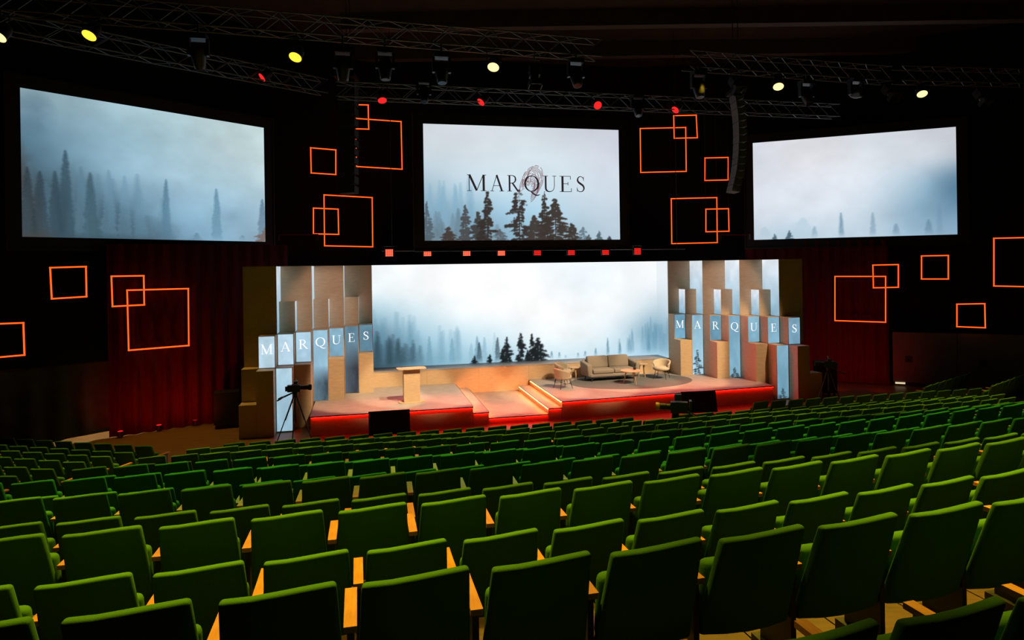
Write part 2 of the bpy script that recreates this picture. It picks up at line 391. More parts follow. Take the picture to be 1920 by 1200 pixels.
# charcoal wall panels on the right with light leaking under them
G0 = Vector((15.3, 26.85)); G1 = Vector((23.5, 23.2)); gd = (G1-G0).normalized(); ga = math.atan2(gd.y, gd.x)
t_ = thing('panel_wall', 'low charcoal panel wall right of the red curtain', 'panel wall', (G0.x, G0.y, 0), ga)
for i in range(4):
    MB().box(i*2.2+.01, i*2.2+2.19, -.04, .04, .16, 2.15).build('panel', 'greywall', t_)
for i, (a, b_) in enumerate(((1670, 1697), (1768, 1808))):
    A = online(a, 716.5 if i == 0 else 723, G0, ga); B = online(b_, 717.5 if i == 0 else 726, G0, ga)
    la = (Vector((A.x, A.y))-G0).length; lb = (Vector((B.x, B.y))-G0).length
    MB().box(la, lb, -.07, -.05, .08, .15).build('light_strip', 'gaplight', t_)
for px, py in ((1703, 673), (1842, 681)):
    A = online(px, py, G0, ga); la = (Vector((A.x, A.y))-G0).length
    MB().box(la-.12, la+.12, -.07, -.04, A.z-.12, A.z+.12).build('wall_socket_plate', 'case', t_)

# ------------------------------------------------------------------ stage
def stage_thing(name, label, cat, u, w, z=0.0, rz=0.0, group=None):
    return thing(name, label, cat, st(u, w, z), TH+rz, group)
def quad_platform(name, label, poly, z, parts_led, mat='deck', face='ply'):
    """poly in (u,w); top slab overhangs a recessed body; led strips under named front edges"""
    cu = sum(p[0] for p in poly)/len(poly); cw = sum(p[1] for p in poly)/len(poly)
    t_ = stage_thing(name, label, 'platform', cu, cw)
    loc = [(p[0]-cu, -(p[1]-cw)) for p in poly]
    MB().prism(loc, z-.035, z).build('deck', mat, t_)
    shr = [(x*.995, y+.06 if y < 0 else y) for x, y in loc]
    MB().prism(shr, 0.0, z-.035).build('body', face, t_)
    for (p, q) in parts_led:
        a = Vector((p[0]-cu, -(p[1]-cw), 0)); b_ = Vector((q[0]-cu, -(q[1]-cw), 0)); d = (b_-a).normalized(); n = Vector((d.y, -d.x, 0))
        m_ = MB(); a2 = a+d*.03-n*.02; b2 = b_-d*.03-n*.02
        m_.add([a2+Vector((0, 0, z-.055)), b2+Vector((0, 0, z-.055)), b2+Vector((0, 0, z-.037)), a2+Vector((0, 0, z-.037)),
                a2-n*.02+Vector((0, 0, z-.055)), b2-n*.02+Vector((0, 0, z-.055)), b2-n*.02+Vector((0, 0, z-.037)), a2-n*.02+Vector((0, 0, z-.037))],
               [(0,1,2,3),(4,7,6,5),(0,4,5,1),(3,2,6,7),(0,3,7,4),(1,5,6,2)])
        m_.build('red_light_strip', 'redstrip', t_)
        e0, e1 = a+n*.006, b_+n*.006; tz = Vector((0, 0, z-.035)); uz = Vector((0, 0, z+.001))
        MB().add([a+tz, b_+tz, b_+uz, a+uz, e0+tz, e1+tz, e1+uz, e0+uz], [(0,1,2,3),(4,7,6,5),(0,4,5,1),(3,2,6,7),(0,3,7,4),(1,5,6,2)]).build('edge_trim', 'iron', t_)
    return t_
WB = .86                                              # stage back wall plane
quad_platform('stage_platform', 'left stage platform carrying the lectern', [(-7.9, 5.27), (-2.92, 5.27), (-2.92, WB), (-7.9, WB)], .6, [((-7.9, 5.27), (-2.92, 5.27))])
quad_platform('stage_platform', 'right stage platform carrying sofa and armchairs', [(0.0, 5.3), (8.1, 4.85), (8.1, WB), (0.0, WB)], .6, [((0.0, 5.3), (8.1, 4.85))])
quad_platform('stage_platform', 'low centre stage platform between the two flights of steps', [(-2.42, 5.22), (-.45, 5.22), (-.45, WB), (-2.42, WB)], .2, [((-2.42, 5.22), (-.45, 5.22))])
quad_platform('stage_step', 'single step up to the left stage platform', [(-2.92, 5.27), (-2.42, 5.27), (-2.42, WB), (-2.92, WB)], .4, [((-2.92, 5.27), (-2.42, 5.27))])
s2 = quad_platform('stage_step', 'step with glowing edge up to the right stage platform', [(-.45, 5.3), (0.0, 5.3), (0.0, 1.05), (-.45, 1.05)], .4, [((-.45, 5.3), (0.0, 5.3))])
for (u, z, sg, lab) in ((-.45, .4, -1, 'lower step edge of the right platform'), (0.0, .6, -1, 'upper step edge of the right platform'), (-2.42, .4, 1, 'lower step edge of the left platform'), (-2.92, .6, 1, 'upper step edge of the left platform')):
    t_ = stage_thing('step_edge_light', 'warm glowing strip along the '+lab, 'light strip', u, 3.2, z)
    x0, x1 = sorted((sg*.004, sg*.014)); MB().box(x0, x1, -2.0, 2.08, -.042, -.024).build('light_strip', 'warmstrip', t_)
    x0, x1 = sorted((sg*.002, sg*.018)); MB().box(x0, x1, -2.0, 2.08, -.02, -.002).build('nosing', 'iron', t_)
# back wall with ledge under the led wall
WL = -.24
t_ = stage_thing('stage_back_wall', 'low plywood wall with a ledge under the big led wall', 'stage wall', 0, WB)
for k in range(6):
    MB().box(-5.95+k*1.984, -5.95+(k+1)*1.984-.004, 0, .03, 0, 1.14).build('panel', 'ply', t_)
MB().box(-5.95, 5.95, -.01, WB-WL, 1.14, 1.165).build('ledge', 'deck', t_)
# big led wall
U0, W0, D = 5.954, 1.3446, .5217
ZT = 5.15
Wp, Hp = 420, 141
img = control([[(244,250,252),(250,253,255),(254,254,255),(255,255,255),(248,252,255),(238,247,253),(246,251,254),(248,250,254)],
  [(236,246,250),(250,253,254),(255,255,255),(255,255,255),(252,254,255),(236,246,252),(246,251,254),(246,249,253)],
  [(150,190,208),(206,230,240),(244,250,252),(254,254,255),(255,255,255),(252,254,255),(248,252,254),(196,218,230)],
  [(66,102,122),(150,192,212),(190,222,236),(216,238,248),(246,252,254),(246,252,254),(218,238,247),(96,144,170)],
  [(40,56,66),(104,150,172),(158,202,222),(166,210,228),(210,236,247),(210,236,247),(192,224,240),(170,210,230)]], Wp, Hp, .045)
img *= (.955+.09*fbm(Wp, Hp, 10, 4, 5))[..., None]
g = np.random.default_rng(4)
for k in range(26):
    x = .30*g.random()**1.3; fir(img, x, .0, .30+.30*g.random()*(1-x*2.2), .009+.006*g.random(), (104, 150, 172), .30, 100+k, .014)
for k in range(22):
    x = .16*g.random(); fir(img, x, .0, .18+.20*g.random()*(1-x*3), .009+.006*g.random(), (46, 66, 78), .40, 140+k, .012)
for (x, tp, c, a) in ((.185, .29, (108, 152, 172), .6), (.26, .26, (110, 158, 180), .6), (.345, .27, (96, 140, 162), .6), (.37, .26, (120, 166, 188), .5), (.405, .30, (150, 190, 208), .4), (.325, .20, (130, 176, 196), .5), (.415, .25, (50, 66, 76), .75), (.352, .21, (52, 76, 90), .8)):
    fir(img, x, .0, tp, .011, c, a, int(x*1000), .005, .4)
for k in range(16):
    x = .84+.16*g.random(); fir(img, x, .02, .12+.30*g.random()*(x-.78)*5, .008, (84, 134, 160), .35, 180+k, .006)
for (x, tp, hw) in ((.335, .075, .014), (.388, .085, .013)): pine(img, x, -.01, tp, hw, (22, 30, 34), .95, int(x*900), 10, 0, 1)
for (x, tp, hw, f, sd) in ((.447, .255, .020, .2, 3), (.497, .285, .021, .0, 4), (.535, .275, .017, .3, 5), (.556, .235, .030, 1, 6), (.432, .14, .012, .6, 8), (.52, .11, .012, 1, 9)):
    pine(img, x, .0, tp, hw*1.1, (30, 35, 37), .97, sd, 16, 0, f)
for (x, tp) in ((.605, .09), (.632, .075), (.70, .06), (.726, .075), (.81, .20), (.765, .10), (.855, .15), (.655, .04)):
    fir(img, x, .01, tp, .006, (96, 138, 158), .8, int(x*777), .004, .3)
img = np.clip(img, 0, 255)
t_ = stage_thing('led_wall', 'huge bright led wall showing misty forest behind the stage', 'led wall', 0, WL)
grid_picture('picture', img, (-5.95, -.02, 1.165), (11.9, 0, 0), (0, 0, ZT-1.165), t_)
MB().box(-5.95, 5.95, -.01, .12, 1.165, ZT).build('cabinet', 'black', t_)
ir = img[:, -40:].copy()[:, ::-1]; ir = np.repeat(ir[:, :12], 2, 1); blend(ir, np.full(ir.shape[:2], .18), (170, 196, 216))
grid_picture('side_return_picture', ir, (5.945, 0, 1.165), (0, -(WB-WL)+.02, 0), (0, 0, ZT-1.165), t_)

# ------------------------------------------------------------------ set wings with letter columns
def col_img(W, H, top, bot, seed, tree=None, dark=None):
    im = bilerp(W, H, top, top, bot, bot); n = fbm(W, H, 2, 4, seed)
    im *= (.9+.2*n)[..., None]
    if dark:
        Yy = np.linspace(0, 1, H)[:, None]; Xx = np.linspace(0, 1, W)[None, :]
        blend(im, np.clip((dark[1]-Yy)/dark[1]*2.0, 0, 1)*np.clip(.55+n*.9, 0, 1)*np.clip(.6+.5*Xx, 0, 1), dark[0])
    if tree: pine(im, .45, .0, tree, .46, (46, 58, 64), .92, seed, 12, 0, .2)
    return np.clip(im, 0, 255)
WORD = 'MARQUES'
def wing(sgn, label):
    L = WORD if sgn > 0 else WORD[::-1]              # column 0 is next to the led wall
    root = stage_thing('stage_set_wing', label, 'stage set', sgn*8.0, 3.0)
    ou, ow = sgn*8.0, 3.0
    def bx(i0, i1, w1, z0, z1, name='wood_box', w_back=None, mat='ply'):
        ua, ub = sorted((sgn*(U0+.5*i0), sgn*(U0+.5*i1)))
        wb = (w1-.5) if w_back is None else w_back
        return MB().box(ua-ou+.003, ub-ou-.003, -(w1-ow), -(wb-ow), z0+.002, z1-.004).build(name, mat, root)
    def front_led(i, w, z0, z1, im, ch=None):
        ua, ub = sorted((sgn*(U0+.5*i), sgn*(U0+.5*(i+1))))
        g = .02
        p = grid_picture('led_panel', im, (ua-ou+g, -(w-ow)-.006, z0+g), (.5-2*g, 0, 0), (0, 0, z1-z0-2*g), root)
        if ch:
            wd = GL[ch][0]; cap = .30; width = min(.40, wd*cap*1.05)
            letter(ch, (ua-ou+.25-width/2, -(w-ow)-.012, z1-.56), (1, 0, 0), (0, 0, 1), cap, 'letterwhite', p, width)
        return p
    def side_led(u, wA, wB, z0, z1, im):             # faces inwards
        if sgn > 0: return grid_picture('side_led_panel', im, (u-ou-.006, -(wA-ow), z0+.01), (0, -(wB-wA), 0), (0, 0, z1-z0-.02), root)
        return grid_picture('side_led_panel', im[:, ::-1], (u-ou+.006, -(wB-ow), z0+.01), (0, (wB-wA), 0), (0, 0, z1-z0-.02), root)
    w = lambda i: W0+D*i
    if sgn > 0:
        cols = {'M': ((108, 152, 176), (120, 170, 196)), 'A': ((140, 182, 204), (176, 214, 232)), 'R': ((112, 158, 182), (104, 148, 170)), 'Q': ((122, 166, 190), (134, 180, 202)),
                'U': ((138, 180, 202), (128, 174, 196)), 'E': ((124, 168, 190), (132, 178, 200)), 'S': ((122, 164, 186), (118, 160, 184))}
        dk = {}
    else:
        cols = {'M': ((186, 214, 230), (182, 210, 226)), 'A': ((182, 212, 230), (180, 208, 226)), 'R': ((172, 206, 226), (168, 200, 220)), 'Q': ((150, 190, 212), (150, 190, 212)),
                'U': ((140, 182, 204), (120, 160, 182)), 'E': ((96, 132, 152), (130, 152, 164)), 'S': ((100, 138, 158), (92, 128, 148))}
        dk = {'Q': ((62, 76, 86), .5), 'E': ((60, 62, 68), .75)}
    ups = (232, 238, 246) if sgn > 0 else (210, 220, 230)
    lo = (138, 178, 200)
    for i in range(7):
        ch = L[i]; base = .6 if i < 4 else 0.0
        top, bot = cols[ch]
        lower_fwd = (i % 2 == 0) or i == 5
        # letter storey (z 2..3)
        bx(i, i+1, w(i), 2.0, 3.0, w_back=w(i)-.62)
        if lower_fwd: front_led(i, w(i), 2.0, 3.0, col_img(12, 24, top, bot, 40+i), ch)
        else: front_led(i, w(i), .6, 3.0, col_img(24, 110, top, bot, 40+i, .42 if (sgn > 0 and ch == 'A') else (.16 if sgn > 0 and ch == 'Q' else None), dk.get(ch)), ch)
        # lower storey
        if lower_fwd:
            bx(i, i+1, w(i+1), base, 2.0, w_back=w(i)-.62)
            if i == 5: front_led(i, w(6), .02, 2.0, col_img(20, 80, (176, 208, 224) if sgn < 0 else (130, 172, 194), (150, 186, 204) if sgn < 0 else (110, 158, 182), 90, .2 if sgn > 0 else None))
        else:
            bx(i, i+1, w(i), base, 2.0, w_back=w(i)-.62)
        # middle storey (z 3..4) on the odd columns, set back
        if i % 2 == 1:
            bx(i, i+1, w(i-1), 3.0, 4.0, w_back=w(i-2)-.1)
            side_led(sgn*(U0+.5*i), w(i-2), w(i-1), 3.0, 4.0, col_img(8, 30, ups, lo, 120+i))
    for k in range(3):                               # tall upper storey
        bx(2*k, 2*k+2, w(2*k-1), 3.0, ZT, 'upper_wood_panel', w_back=w(2*k-1)-.25)
        side_led(sgn*(U0+.5*(2*k+2)), w(2*k-1), w(2*k+1), 3.0, ZT, col_img(14, 50, ups, lo, 140+k))
    bx(6, 8, w(5), 2.0, ZT, 'upper_wood_panel', w_back=w(5)-.3)
    bx(7, 8, w(7), 0, 1.0)
    if sgn < 0: bx(7, 8, w(6), 1.0, 2.0)
    return root
wing(-1, 'left stepped set of plywood columns with lit letters')
wing(1, 'right stepped set of plywood columns with lit letters')

# ------------------------------------------------------------------ projection screens
def screen(label, X0, Y0, ang, z, H, img):
    W = H*16/9
    t_ = thing('projection_screen', label, 'screen', (X0, Y0, z), ang)
    d = grid_picture('picture', img, (0, 0, 0), (W, 0, 0), (0, 0, H), t_)
    b_ = .34
    m_ = MB().box(-b_, W+b_, .01, .06, -b_, H+b_); m_.build('black_border', 'black', t_)
    f = MB().box(-b_, W+b_, -.03, .08, -b_-.05, -b_).box(-b_, W+b_, -.03, .08, H+b_, H+b_+.05).box(-b_-.05, -b_, -.03, .08, -b_-.05, H+b_+.05).box(W+b_, W+b_+.05, -.03, .08, -b_-.05, H+b_+.05)
    f.build('frame', 'case', t_)
    return t_, d, W
# left
Wp, Hp = 340, 192
img = control([[(158,182,190),(150,180,192),(165,193,203),(178,204,210),(188,210,213),(190,212,212)],
  [(92,128,148),(135,170,188),(150,185,200),(170,200,212),(190,212,218),(196,216,218)],
  [(74,106,124),(118,155,175),(155,190,208),(168,200,216),(172,203,217),(184,208,216)],
  [(56,70,80),(64,90,104),(104,142,165),(140,178,200),(148,186,208),(150,180,198)],
  [(70,68,66),(74,98,112),(86,116,134),(124,164,190),(130,168,192),(140,165,182)]], Wp, Hp, .06)
img *= (.90+.20*fbm(Wp, Hp, 6, 5, 21))[..., None]
X = np.linspace(0, 1, Wp)[None, :]; Y = np.linspace(0, 1, Hp)[:, None]; n = fbm(Wp, Hp, 9, 6, 77)
blend(img, np.clip((.50-.75*X-Y+.25*(n-.5))/.22, 0, 1)*.72, (58, 80, 92))
blend(img, np.clip((.30-2.4*X-Y*.35+.2*(n-.5))/.16, 0, 1)*.8, (74, 70, 66))
blend(img, np.clip(1-((X-.03)/.10)**2-((Y-.83)/.20)**2, 0, 1)*np.clip(n*1.6, 0, 1)*.7, (84, 114, 134))
g = np.random.default_rng(8)
for k in range(16):
    x = .52*g.random(); fir(img, x, .0, .30+.22*g.random(), .022+.012*g.random(), (92, 128, 148), .40, 200+k, .018)
for (x, tp, hw, c, a) in ((.146, .61, .030, (56, 80, 94), .85), (.20, .51, .026, (94, 128, 146), .7), (.232, .47, .030, (62, 88, 102), .8), (.30, .50, .030, (108, 146, 168), .65), (.36, .47, .028, (112, 152, 174), .6), (.11, .46, .026, (52, 72, 84), .8), (.06, .45, .03, (50, 66, 76), .8), (.02, .47, .03, (48, 60, 68), .85),
                          (.528, .47, .022, (84, 124, 148), .85), (.754, .43, .026, (94, 136, 160), .8), (.985, .37, .030, (86, 116, 136), .75), (.42, .38, .03, (110, 150, 172), .5), (.66, .06, .02, (86, 120, 140), .6), (.88, .05, .02, (90, 122, 142), .6)):
    fir(img, x, .0, tp, hw, c, a, int(x*1000)+3, .010, .45)
pine(img, 1.0, -.02, .13, .075, (122, 104, 100), .9, 8, 12, 0, 1)
img = np.clip(img, 0, 255)
screen('left hall screen showing dark misty firs', -13.775, 18.731, .891, 6.072, 4.2, np.clip(img, 0, 255))
# centre
Wp, Hp = 360, 203
img = control([[(205,212,218),(212,216,222),(212,220,226),(212,218,226),(206,210,220),(200,204,216)],
  [(208,220,228),(216,226,234),(216,228,236),(216,230,238),(214,224,234),(206,212,224)],
  [(176,202,216),(196,218,230),(214,232,242),(212,232,242),(214,228,238),(206,218,230)],
  [(122,162,186),(146,184,206),(166,206,228),(172,212,232),(196,216,230),(198,212,226)],
  [(120,134,142),(124,144,156),(136,174,196),(148,188,210),(168,196,212),(182,200,214)]], Wp, Hp, .06)
img *= (.96+.08*fbm(Wp, Hp, 5, 4, 22))[..., None]
g = np.random.default_rng(18)
for k in range(14):
    x = .24*g.random(); fir(img, x, .0, .30+.30*g.random(), .022, (132, 174, 198), .5, 300+k, .014, .3)
for k in range(12):
    x = .42*g.random(); fir(img, x, .0, .12+.18*g.random(), .022, (100, 122, 134), .45, 330+k, .012, .3)
for (x, tp, hw, c, f, sd) in ((.012, .34, .03, (86, 100, 110), .5, 43), (.20, .31, .036, (76, 78, 80), 1, 50), (.262, .25, .042, (66, 64, 63), 1, 51), (.31, .425, .048, (56, 49, 46), .5, 52), (.47, .45, .072, (56, 48, 45), .1, 53),
                              (.60, .43, .040, (58, 50, 46), .6, 54), (.655, .37, .082, (62, 54, 49), 1, 55), (.545, .22, .05, (66, 58, 54), 1, 56), (.74, .15, .045, (64, 57, 53), 1, 57),
                              (.115, .12, .04, (70, 60, 56), 1, 58), (.37, .10, .05, (92, 100, 106), .6, 59), (.80, .12, .03, (104, 124, 136), .2, 60), (.885, .085, .018, (84, 102, 112), 1, 61), (.94, .035, .014, (64, 72, 80), 1, 62), (.83, .05, .02, (78, 82, 86), .6, 63)):
    pine(img, x, -.01, tp, hw*1.1, c, .96, sd, 17, 0, f)
img = np.clip(img, 0, 255)
ct, cd, CW = screen('centre hall screen with the word MARQUES above dark firs', -3.116, 23.87, .225, 5.997, 4.2, np.clip(img, 0, 255))
k = CW/1760
for ch, x0, x1 in (('M', 440, 607), ('A', 642, 766), ('R', 793, 905), ('Q', 943, 1082), ('U', 1118, 1238), ('E', 1268, 1386), ('S', 1420, 1506)):
    letter(ch, ((x0-72)*k, -.012, 1.80), (1, 0, 0), (0, 0, 1), .60, 'letterblack', cd, (x1-x0)*k)
mb = MB(); g = np.random.default_rng(12); ca, sa = math.cos(R_(-24)), math.sin(R_(-24))
FX, FZ = (1012-72)*k, (1112-585)/1037*4.2
for r in range(1, 14):
    rr = r*.052
    prev = None; on = True; run = 0
    for j in range(64):
        a = math.pi*(-.28+1.56*j/63)
        x = .58*rr*math.cos(a); z = rr*math.sin(a) if a >= 0 else rr*math.sin(a)*1.3
        if r < 6: z = rr*1.25*math.sin(a)
        x += .012*math.sin(j*.5+r)
        q = (FX+x*ca-z*sa, FZ+x*sa+z*ca)
        if run <= 0: on = not on if g.random() < .55 else on; run = g.integers(3, 9) if on else g.integers(1, 3)
        run -= 1
        if prev and on:
            d = Vector((q[0]-prev[0], q[1]-prev[1]));
            if d.length > 0:
                nn = Vector((-d.y, d.x)).normalized()*.0085
                mb.add([(prev[0]+nn.x, -.008, prev[1]+nn.y), (prev[0]-nn.x, -.008, prev[1]-nn.y), (q[0]-nn.x, -.008, q[1]-nn.y), (q[0]+nn.x, -.008, q[1]+nn.y)], [(0, 1, 2, 3)])
        prev = q
mb.build('fingerprint_emblem', 'printred', cd, label='dark red fingerprint emblem around the letter Q')['kind'] = 'stuff'
# right
Wp, Hp = 300, 169
img = control([[(212,216,226),(216,216,222),(218,218,224),(214,220,228),(206,210,218),(190,194,202)],
  [(216,220,230),(222,224,230),(224,226,232),(220,226,234),(214,220,228),(200,206,214)],
  [(218,224,234),(222,228,238),(224,230,240),(216,226,236),(176,202,218),(76,118,146)],
  [(214,222,232),(220,230,240),(226,236,246),(200,216,228),(138,172,194),(104,142,168)],
  [(190,208,220),(176,204,222),(196,216,230),(186,206,222),(156,188,210),(148,178,204)]], Wp, Hp, .055)
img *= (.95+.10*fbm(Wp, Hp, 7, 5, 23))[..., None]
for (x, tp, hw, c, a) in ((.06, .13, .04, (176, 200, 214), .6), (.26, .21, .06, (186, 210, 224), .7), (.455, .245, .014, (104, 142, 166), .85), (.61, .235, .016, (124, 156, 178), .75), (.72, .12, .02, (116, 148, 170), .8), (.87, .15, .022, (100, 134, 158), .7), (.32, .12, .018, (130, 162, 182), .7), (.92, .30, .015, (110, 144, 168), .5)):
    fir(img, x, .0, tp, hw, c, a, int(x*991), .012, .4)
for (x, tp, hw) in ((.112, .06, .013), (.19, .088, .022)): pine(img, x, .0, tp, hw, (74, 98, 114), .9, int(x*555), 9, 0, 1)
img = np.clip(img, 0, 255)
screen('right hall screen showing pale mist and few firs', 10.524, 28.87, -.398, 6.019, 4.2, np.clip(img, 0, 255))

# ------------------------------------------------------------------ glowing square frames
def neon(corners, plane, label, off=.12, clip=None):
    P, ang = plane; nrm = Vector((math.sin(ang), -math.cos(ang), 0))
    pts = [online(x, y, P, ang)+nrm*off for x, y in corners]
    c = sum(pts, Vector())/4; c.z = min(p.z for p in pts)
    t_ = thing('light_frame', label, 'light frame', c, 0, 'glowing orange square frames')
    for i in range(4):
        a, b_ = pts[i]-c, pts[(i+1) % 4]-c; d = (b_-a).normalized()*.022
        MB().cyl(a-d, b_+d, .022, n=8).build('light_tube', 'neon', t_)
        ba, bb = a-nrm*.045, b_-nrm*.045
        MB().cyl(ba, bb, .03, n=6).build('backing_rail', 'iron', t_)
    for a in (pts[0], pts[1]):
        a = a-c-nrm*.045
        if c.z < 5.3: MB().cyl(a, a-nrm*(off+.05), .012, n=6).build('wall_bracket', 'iron', t_); continue
        MB().cyl(a, (a.x, a.y, 14.2-c.z), .006, n=5).build('hanging_cable', 'iron', t_)
    return t_
PLu = ((-9.2, 25.4), R_(31)); PRu = ((7.0, 29.6), R_(-7))
LCa = math.atan2(LC1[1]-LC0[1], LC1[0]-LC0[0]); RCa = math.atan2(RC1[1]-RC0[1], RC1[0]-RC0[0])
PLl = (LC0, LCa); PLw = ((-12.28, 20.4), R_(47)); PRl = ((15.2, 26.9), R_(-24)); PRw = ((15.2, 26.8), R_(-24))
sq = lambda x0, y0, x1, y1, x2, y2, x3, y3: [(x0, y0), (x1, y1), (x2, y2), (x3, y3)]
neon(sq(581, 278, 628, 282, 628, 328, 582, 325), PLu, 'small orange square frame between left screen and black hanging speaker')
neon(sq(664, 223, 750, 229, 752, 318, 667, 313), PLu, 'large orange square frame half behind the black hanging speaker')
neon(sq(650, 198, 687, 199, 688, 244, 652, 243), PLu, 'small orange square frame behind top of black hanging speaker', .22)
neon(sq(606, 366, 696, 371, 697, 463, 607, 461), PLu, 'large orange square frame above the left set wing')
neon(sq(585, 391, 631, 393, 632, 440, 585, 439), PLu, 'small orange square frame overlapping left edge of larger one, above left set', .22)
neon(sq(1200, 242, 1285, 240, 1286, 322, 1201, 324), PRu, 'large orange square frame right of the centre screen')
neon(sq(1262, 219, 1304, 218, 1306, 260, 1263, 261), PRu, 'small orange square frame at upper corner of larger one, right of centre screen', .22)
neon(sq(1321, 297, 1364, 296, 1364, 338, 1321, 339), PRu, 'small lone orange square frame left of the curved speaker array')
neon(sq(1258, 373, 1343, 371, 1344, 455, 1259, 457), PRu, 'large orange square frame above the right set wing')
neon(sq(1322, 393, 1364, 392, 1365, 434, 1322, 435), PRu, 'small orange square frame overlapping right edge of larger one, above right set', .22)
neon(sq(237, 544, 351, 541, 352, 647, 240, 656), PLl, 'large orange square frame on the left red curtain', .16)
neon(sq(207, 518, 267, 517, 268, 571, 209, 574), PLl, 'small orange square frame overlapping the large one on left curtain', .26)
neon(sq(92, 502, 159, 500, 160, 556, 95, 560), PLw, 'lone small orange square frame under the left screen')
neon(sq(-38, 608, 42, 605, 44, 665, -36, 672), PLw, 'orange square frame cut by left edge above the drape')
neon(sq(1565, 518, 1659, 518, 1659, 603, 1565, 600), PRl, 'large orange square frame on the right red curtain', .3)
neon(sq(1635, 497, 1682, 496, 1682, 538, 1636, 539), PRl, 'small orange square frame overlapping the large one on right curtain', .4)
neon(sq(1727, 480, 1777, 479, 1777, 523, 1727, 523), PRw, 'lone small orange square frame below right screen corner')
neon(sq(1793, 570, 1845, 569, 1846, 614, 1793, 612), PRw, 'lone small orange square frame above the charcoal panels')
neon(sq(1862, 447, 1950, 445, 1950, 538, 1862, 536), PRw, 'large orange square frame cut by right edge')

# ------------------------------------------------------------------ seats
PITCH = .585; SEAT_H = .88
def seat_back_tw(x, y, z):
    k = (z-.30)/.58                       # 0 bottom, 1 top
    x *= .955 + .115*(1-k)
    y += .60*x*x - .19*k + .02            # dished and leaning back
    z += .014*math.sin(x*7.0+.6)*k
    return (x, y, z)
def make_seat():
    root = bpy.data.objects.new('auditorium_chair', None); COL.objects.link(root)
    rbox('backrest', -.25, .25, -.030, .030, .30, .885, .021, 'cloth', root, 3, seat_back_tw, 3)
    rbox('seat_cushion', -.232, .232, .085, .175, .32, .68, .038, 'cloth', root, 3, lambda x, y, z: (x, y-.16*(z-.32), z), 1)
    MB().box(-.03, .03, -.02, .36, 0, .03, Matrix.Translation((PITCH/2, 0, .60))).build('armrest', 'oak', root)
    MB().box(PITCH/2-.016, PITCH/2+.016, .02, .30, .08, .60).build('arm_support', 'iron', root)
    MB().box(PITCH/2-.05, PITCH/2+.05, -.02, .34, 0, .08).build('foot', 'iron', root)
    return root
proto = make_seat()
parts = list(proto.children)
KAP = {}
# rows: anchor X, Y of seat 6, direction (deg), eye-to-top drop, curvature, first seat, last seat
rows = []
def add_row(X, Y, t, h, k, i0, i1, skip=()): rows.append(dict(X=X, Y=Y, t=R_(t), h=h, k=k, i0=i0, i1=i1, skip=set(skip)))
def hidden(a, b, ha, i0, i1, k):
    f = .5; s = ((a['Y']+b['Y'])/2)/a['Y']
    gx = a['X']+.5*PITCH*math.cos(a['t']); gy = a['Y']+.5*PITCH*math.sin(a['t'])
    rows.append(dict(X=gx*s, Y=gy*s, t=(a['t']+b['t'])/2, h=ha*s, k=k, i0=i0, i1=i1, skip=set()))
add_row(1.66, 2.50, 14.5, 1.33, .004, 3, 9)
add_row(1.83, 3.51, 14.5, 1.378, .005, -8, 14)
add_row(1.05, 4.43, 14.5, 1.685, .006, -8, 16)
add_row(1.26, 5.28, 14.4, 1.713, .008, -9, 17)
add_row(.51, 6.26, 13.1, 2.034, .007, -9, 19)
add_row(-.25, 7.26, 12.0, 2.196, .007, -9, 22)
add_row(.54, 8.29, 12.6, 2.436, .005, -11, 23)
R5 = len(rows); add_row(-1.35, 9.02, 11.7, 2.58, .006, -4, 28)
R4 = dict(X=-2.46, Y=10.84, t=R_(10.8), h=2.99)
R3 = dict(X=-2.89, Y=13.4, t=R_(11.0), h=3.54)
R2 = dict(X=-3.4, Y=15.02, t=R_(10.8), h=3.858)
R1 = dict(X=-3.3, Y=16.68, t=R_(11.6), h=4.18)
hidden(rows[R5], R4, 2.58, -2, 30, .005)
add_row(-2.46, 10.84, 10.8, 2.99, .003, -1, 31)
hidden(R4, R3, 2.99, -1, 33, .003)
add_row(-2.89, 13.4, 11.0, 3.54, .002, -1, 33)
hidden(R3, R2, 3.54, 0, 34, .002)
add_row(-3.4, 15.02, 10.8, 3.858, .002, 0, 36)
hidden(R2, R1, 3.858, 0, 36, .001)
add_row(-3.3, 16.68, 11.6, 4.18, 0, 0, 36, (18, 19))
add_row(-3.5, 17.66, 11.4, 4.19, 0, 25, 38)
seats = []   # (x, y, z, rot, block, row, order)
def proj(X, Y, Z):
    x = FPX*X/Y; y = FPX*(EYE-Z)/Y; c, s = math.cos(ROLL), math.sin(ROLL)
    return 960+x*c+y*s, CY-x*s+y*c
tiers = MB()
for ri, r in enumerate(rows):
    zf = max(0.0, EYE-r['h']-SEAT_H)
    gap = (r['Y']-rows[ri-1]['Y'])*.975 if ri else 2.6
    for i in range(r['i0'], r['i1']+1):
        n = i-6; a = r['t']+r['k']*n/2; ta = r['t']+r['k']*n
        x, y = r['X']+n*PITCH*math.cos(a), r['Y']+n*PITCH*math.sin(a)
        if zf > .03:
            c, s = math.cos(ta), math.sin(ta); hw = PITCH/2+.004
            q = [(x+c*u-s*v, y+s*u+c*v) for u, v in ((-hw, .74-gap), (hw, .74-gap), (hw, .74), (-hw, .74))]
            tiers.prism(q, -.05, zf)
        if i in r['skip']: continue
        seats.append((x, y, zf, ta, 'c', ri, i))
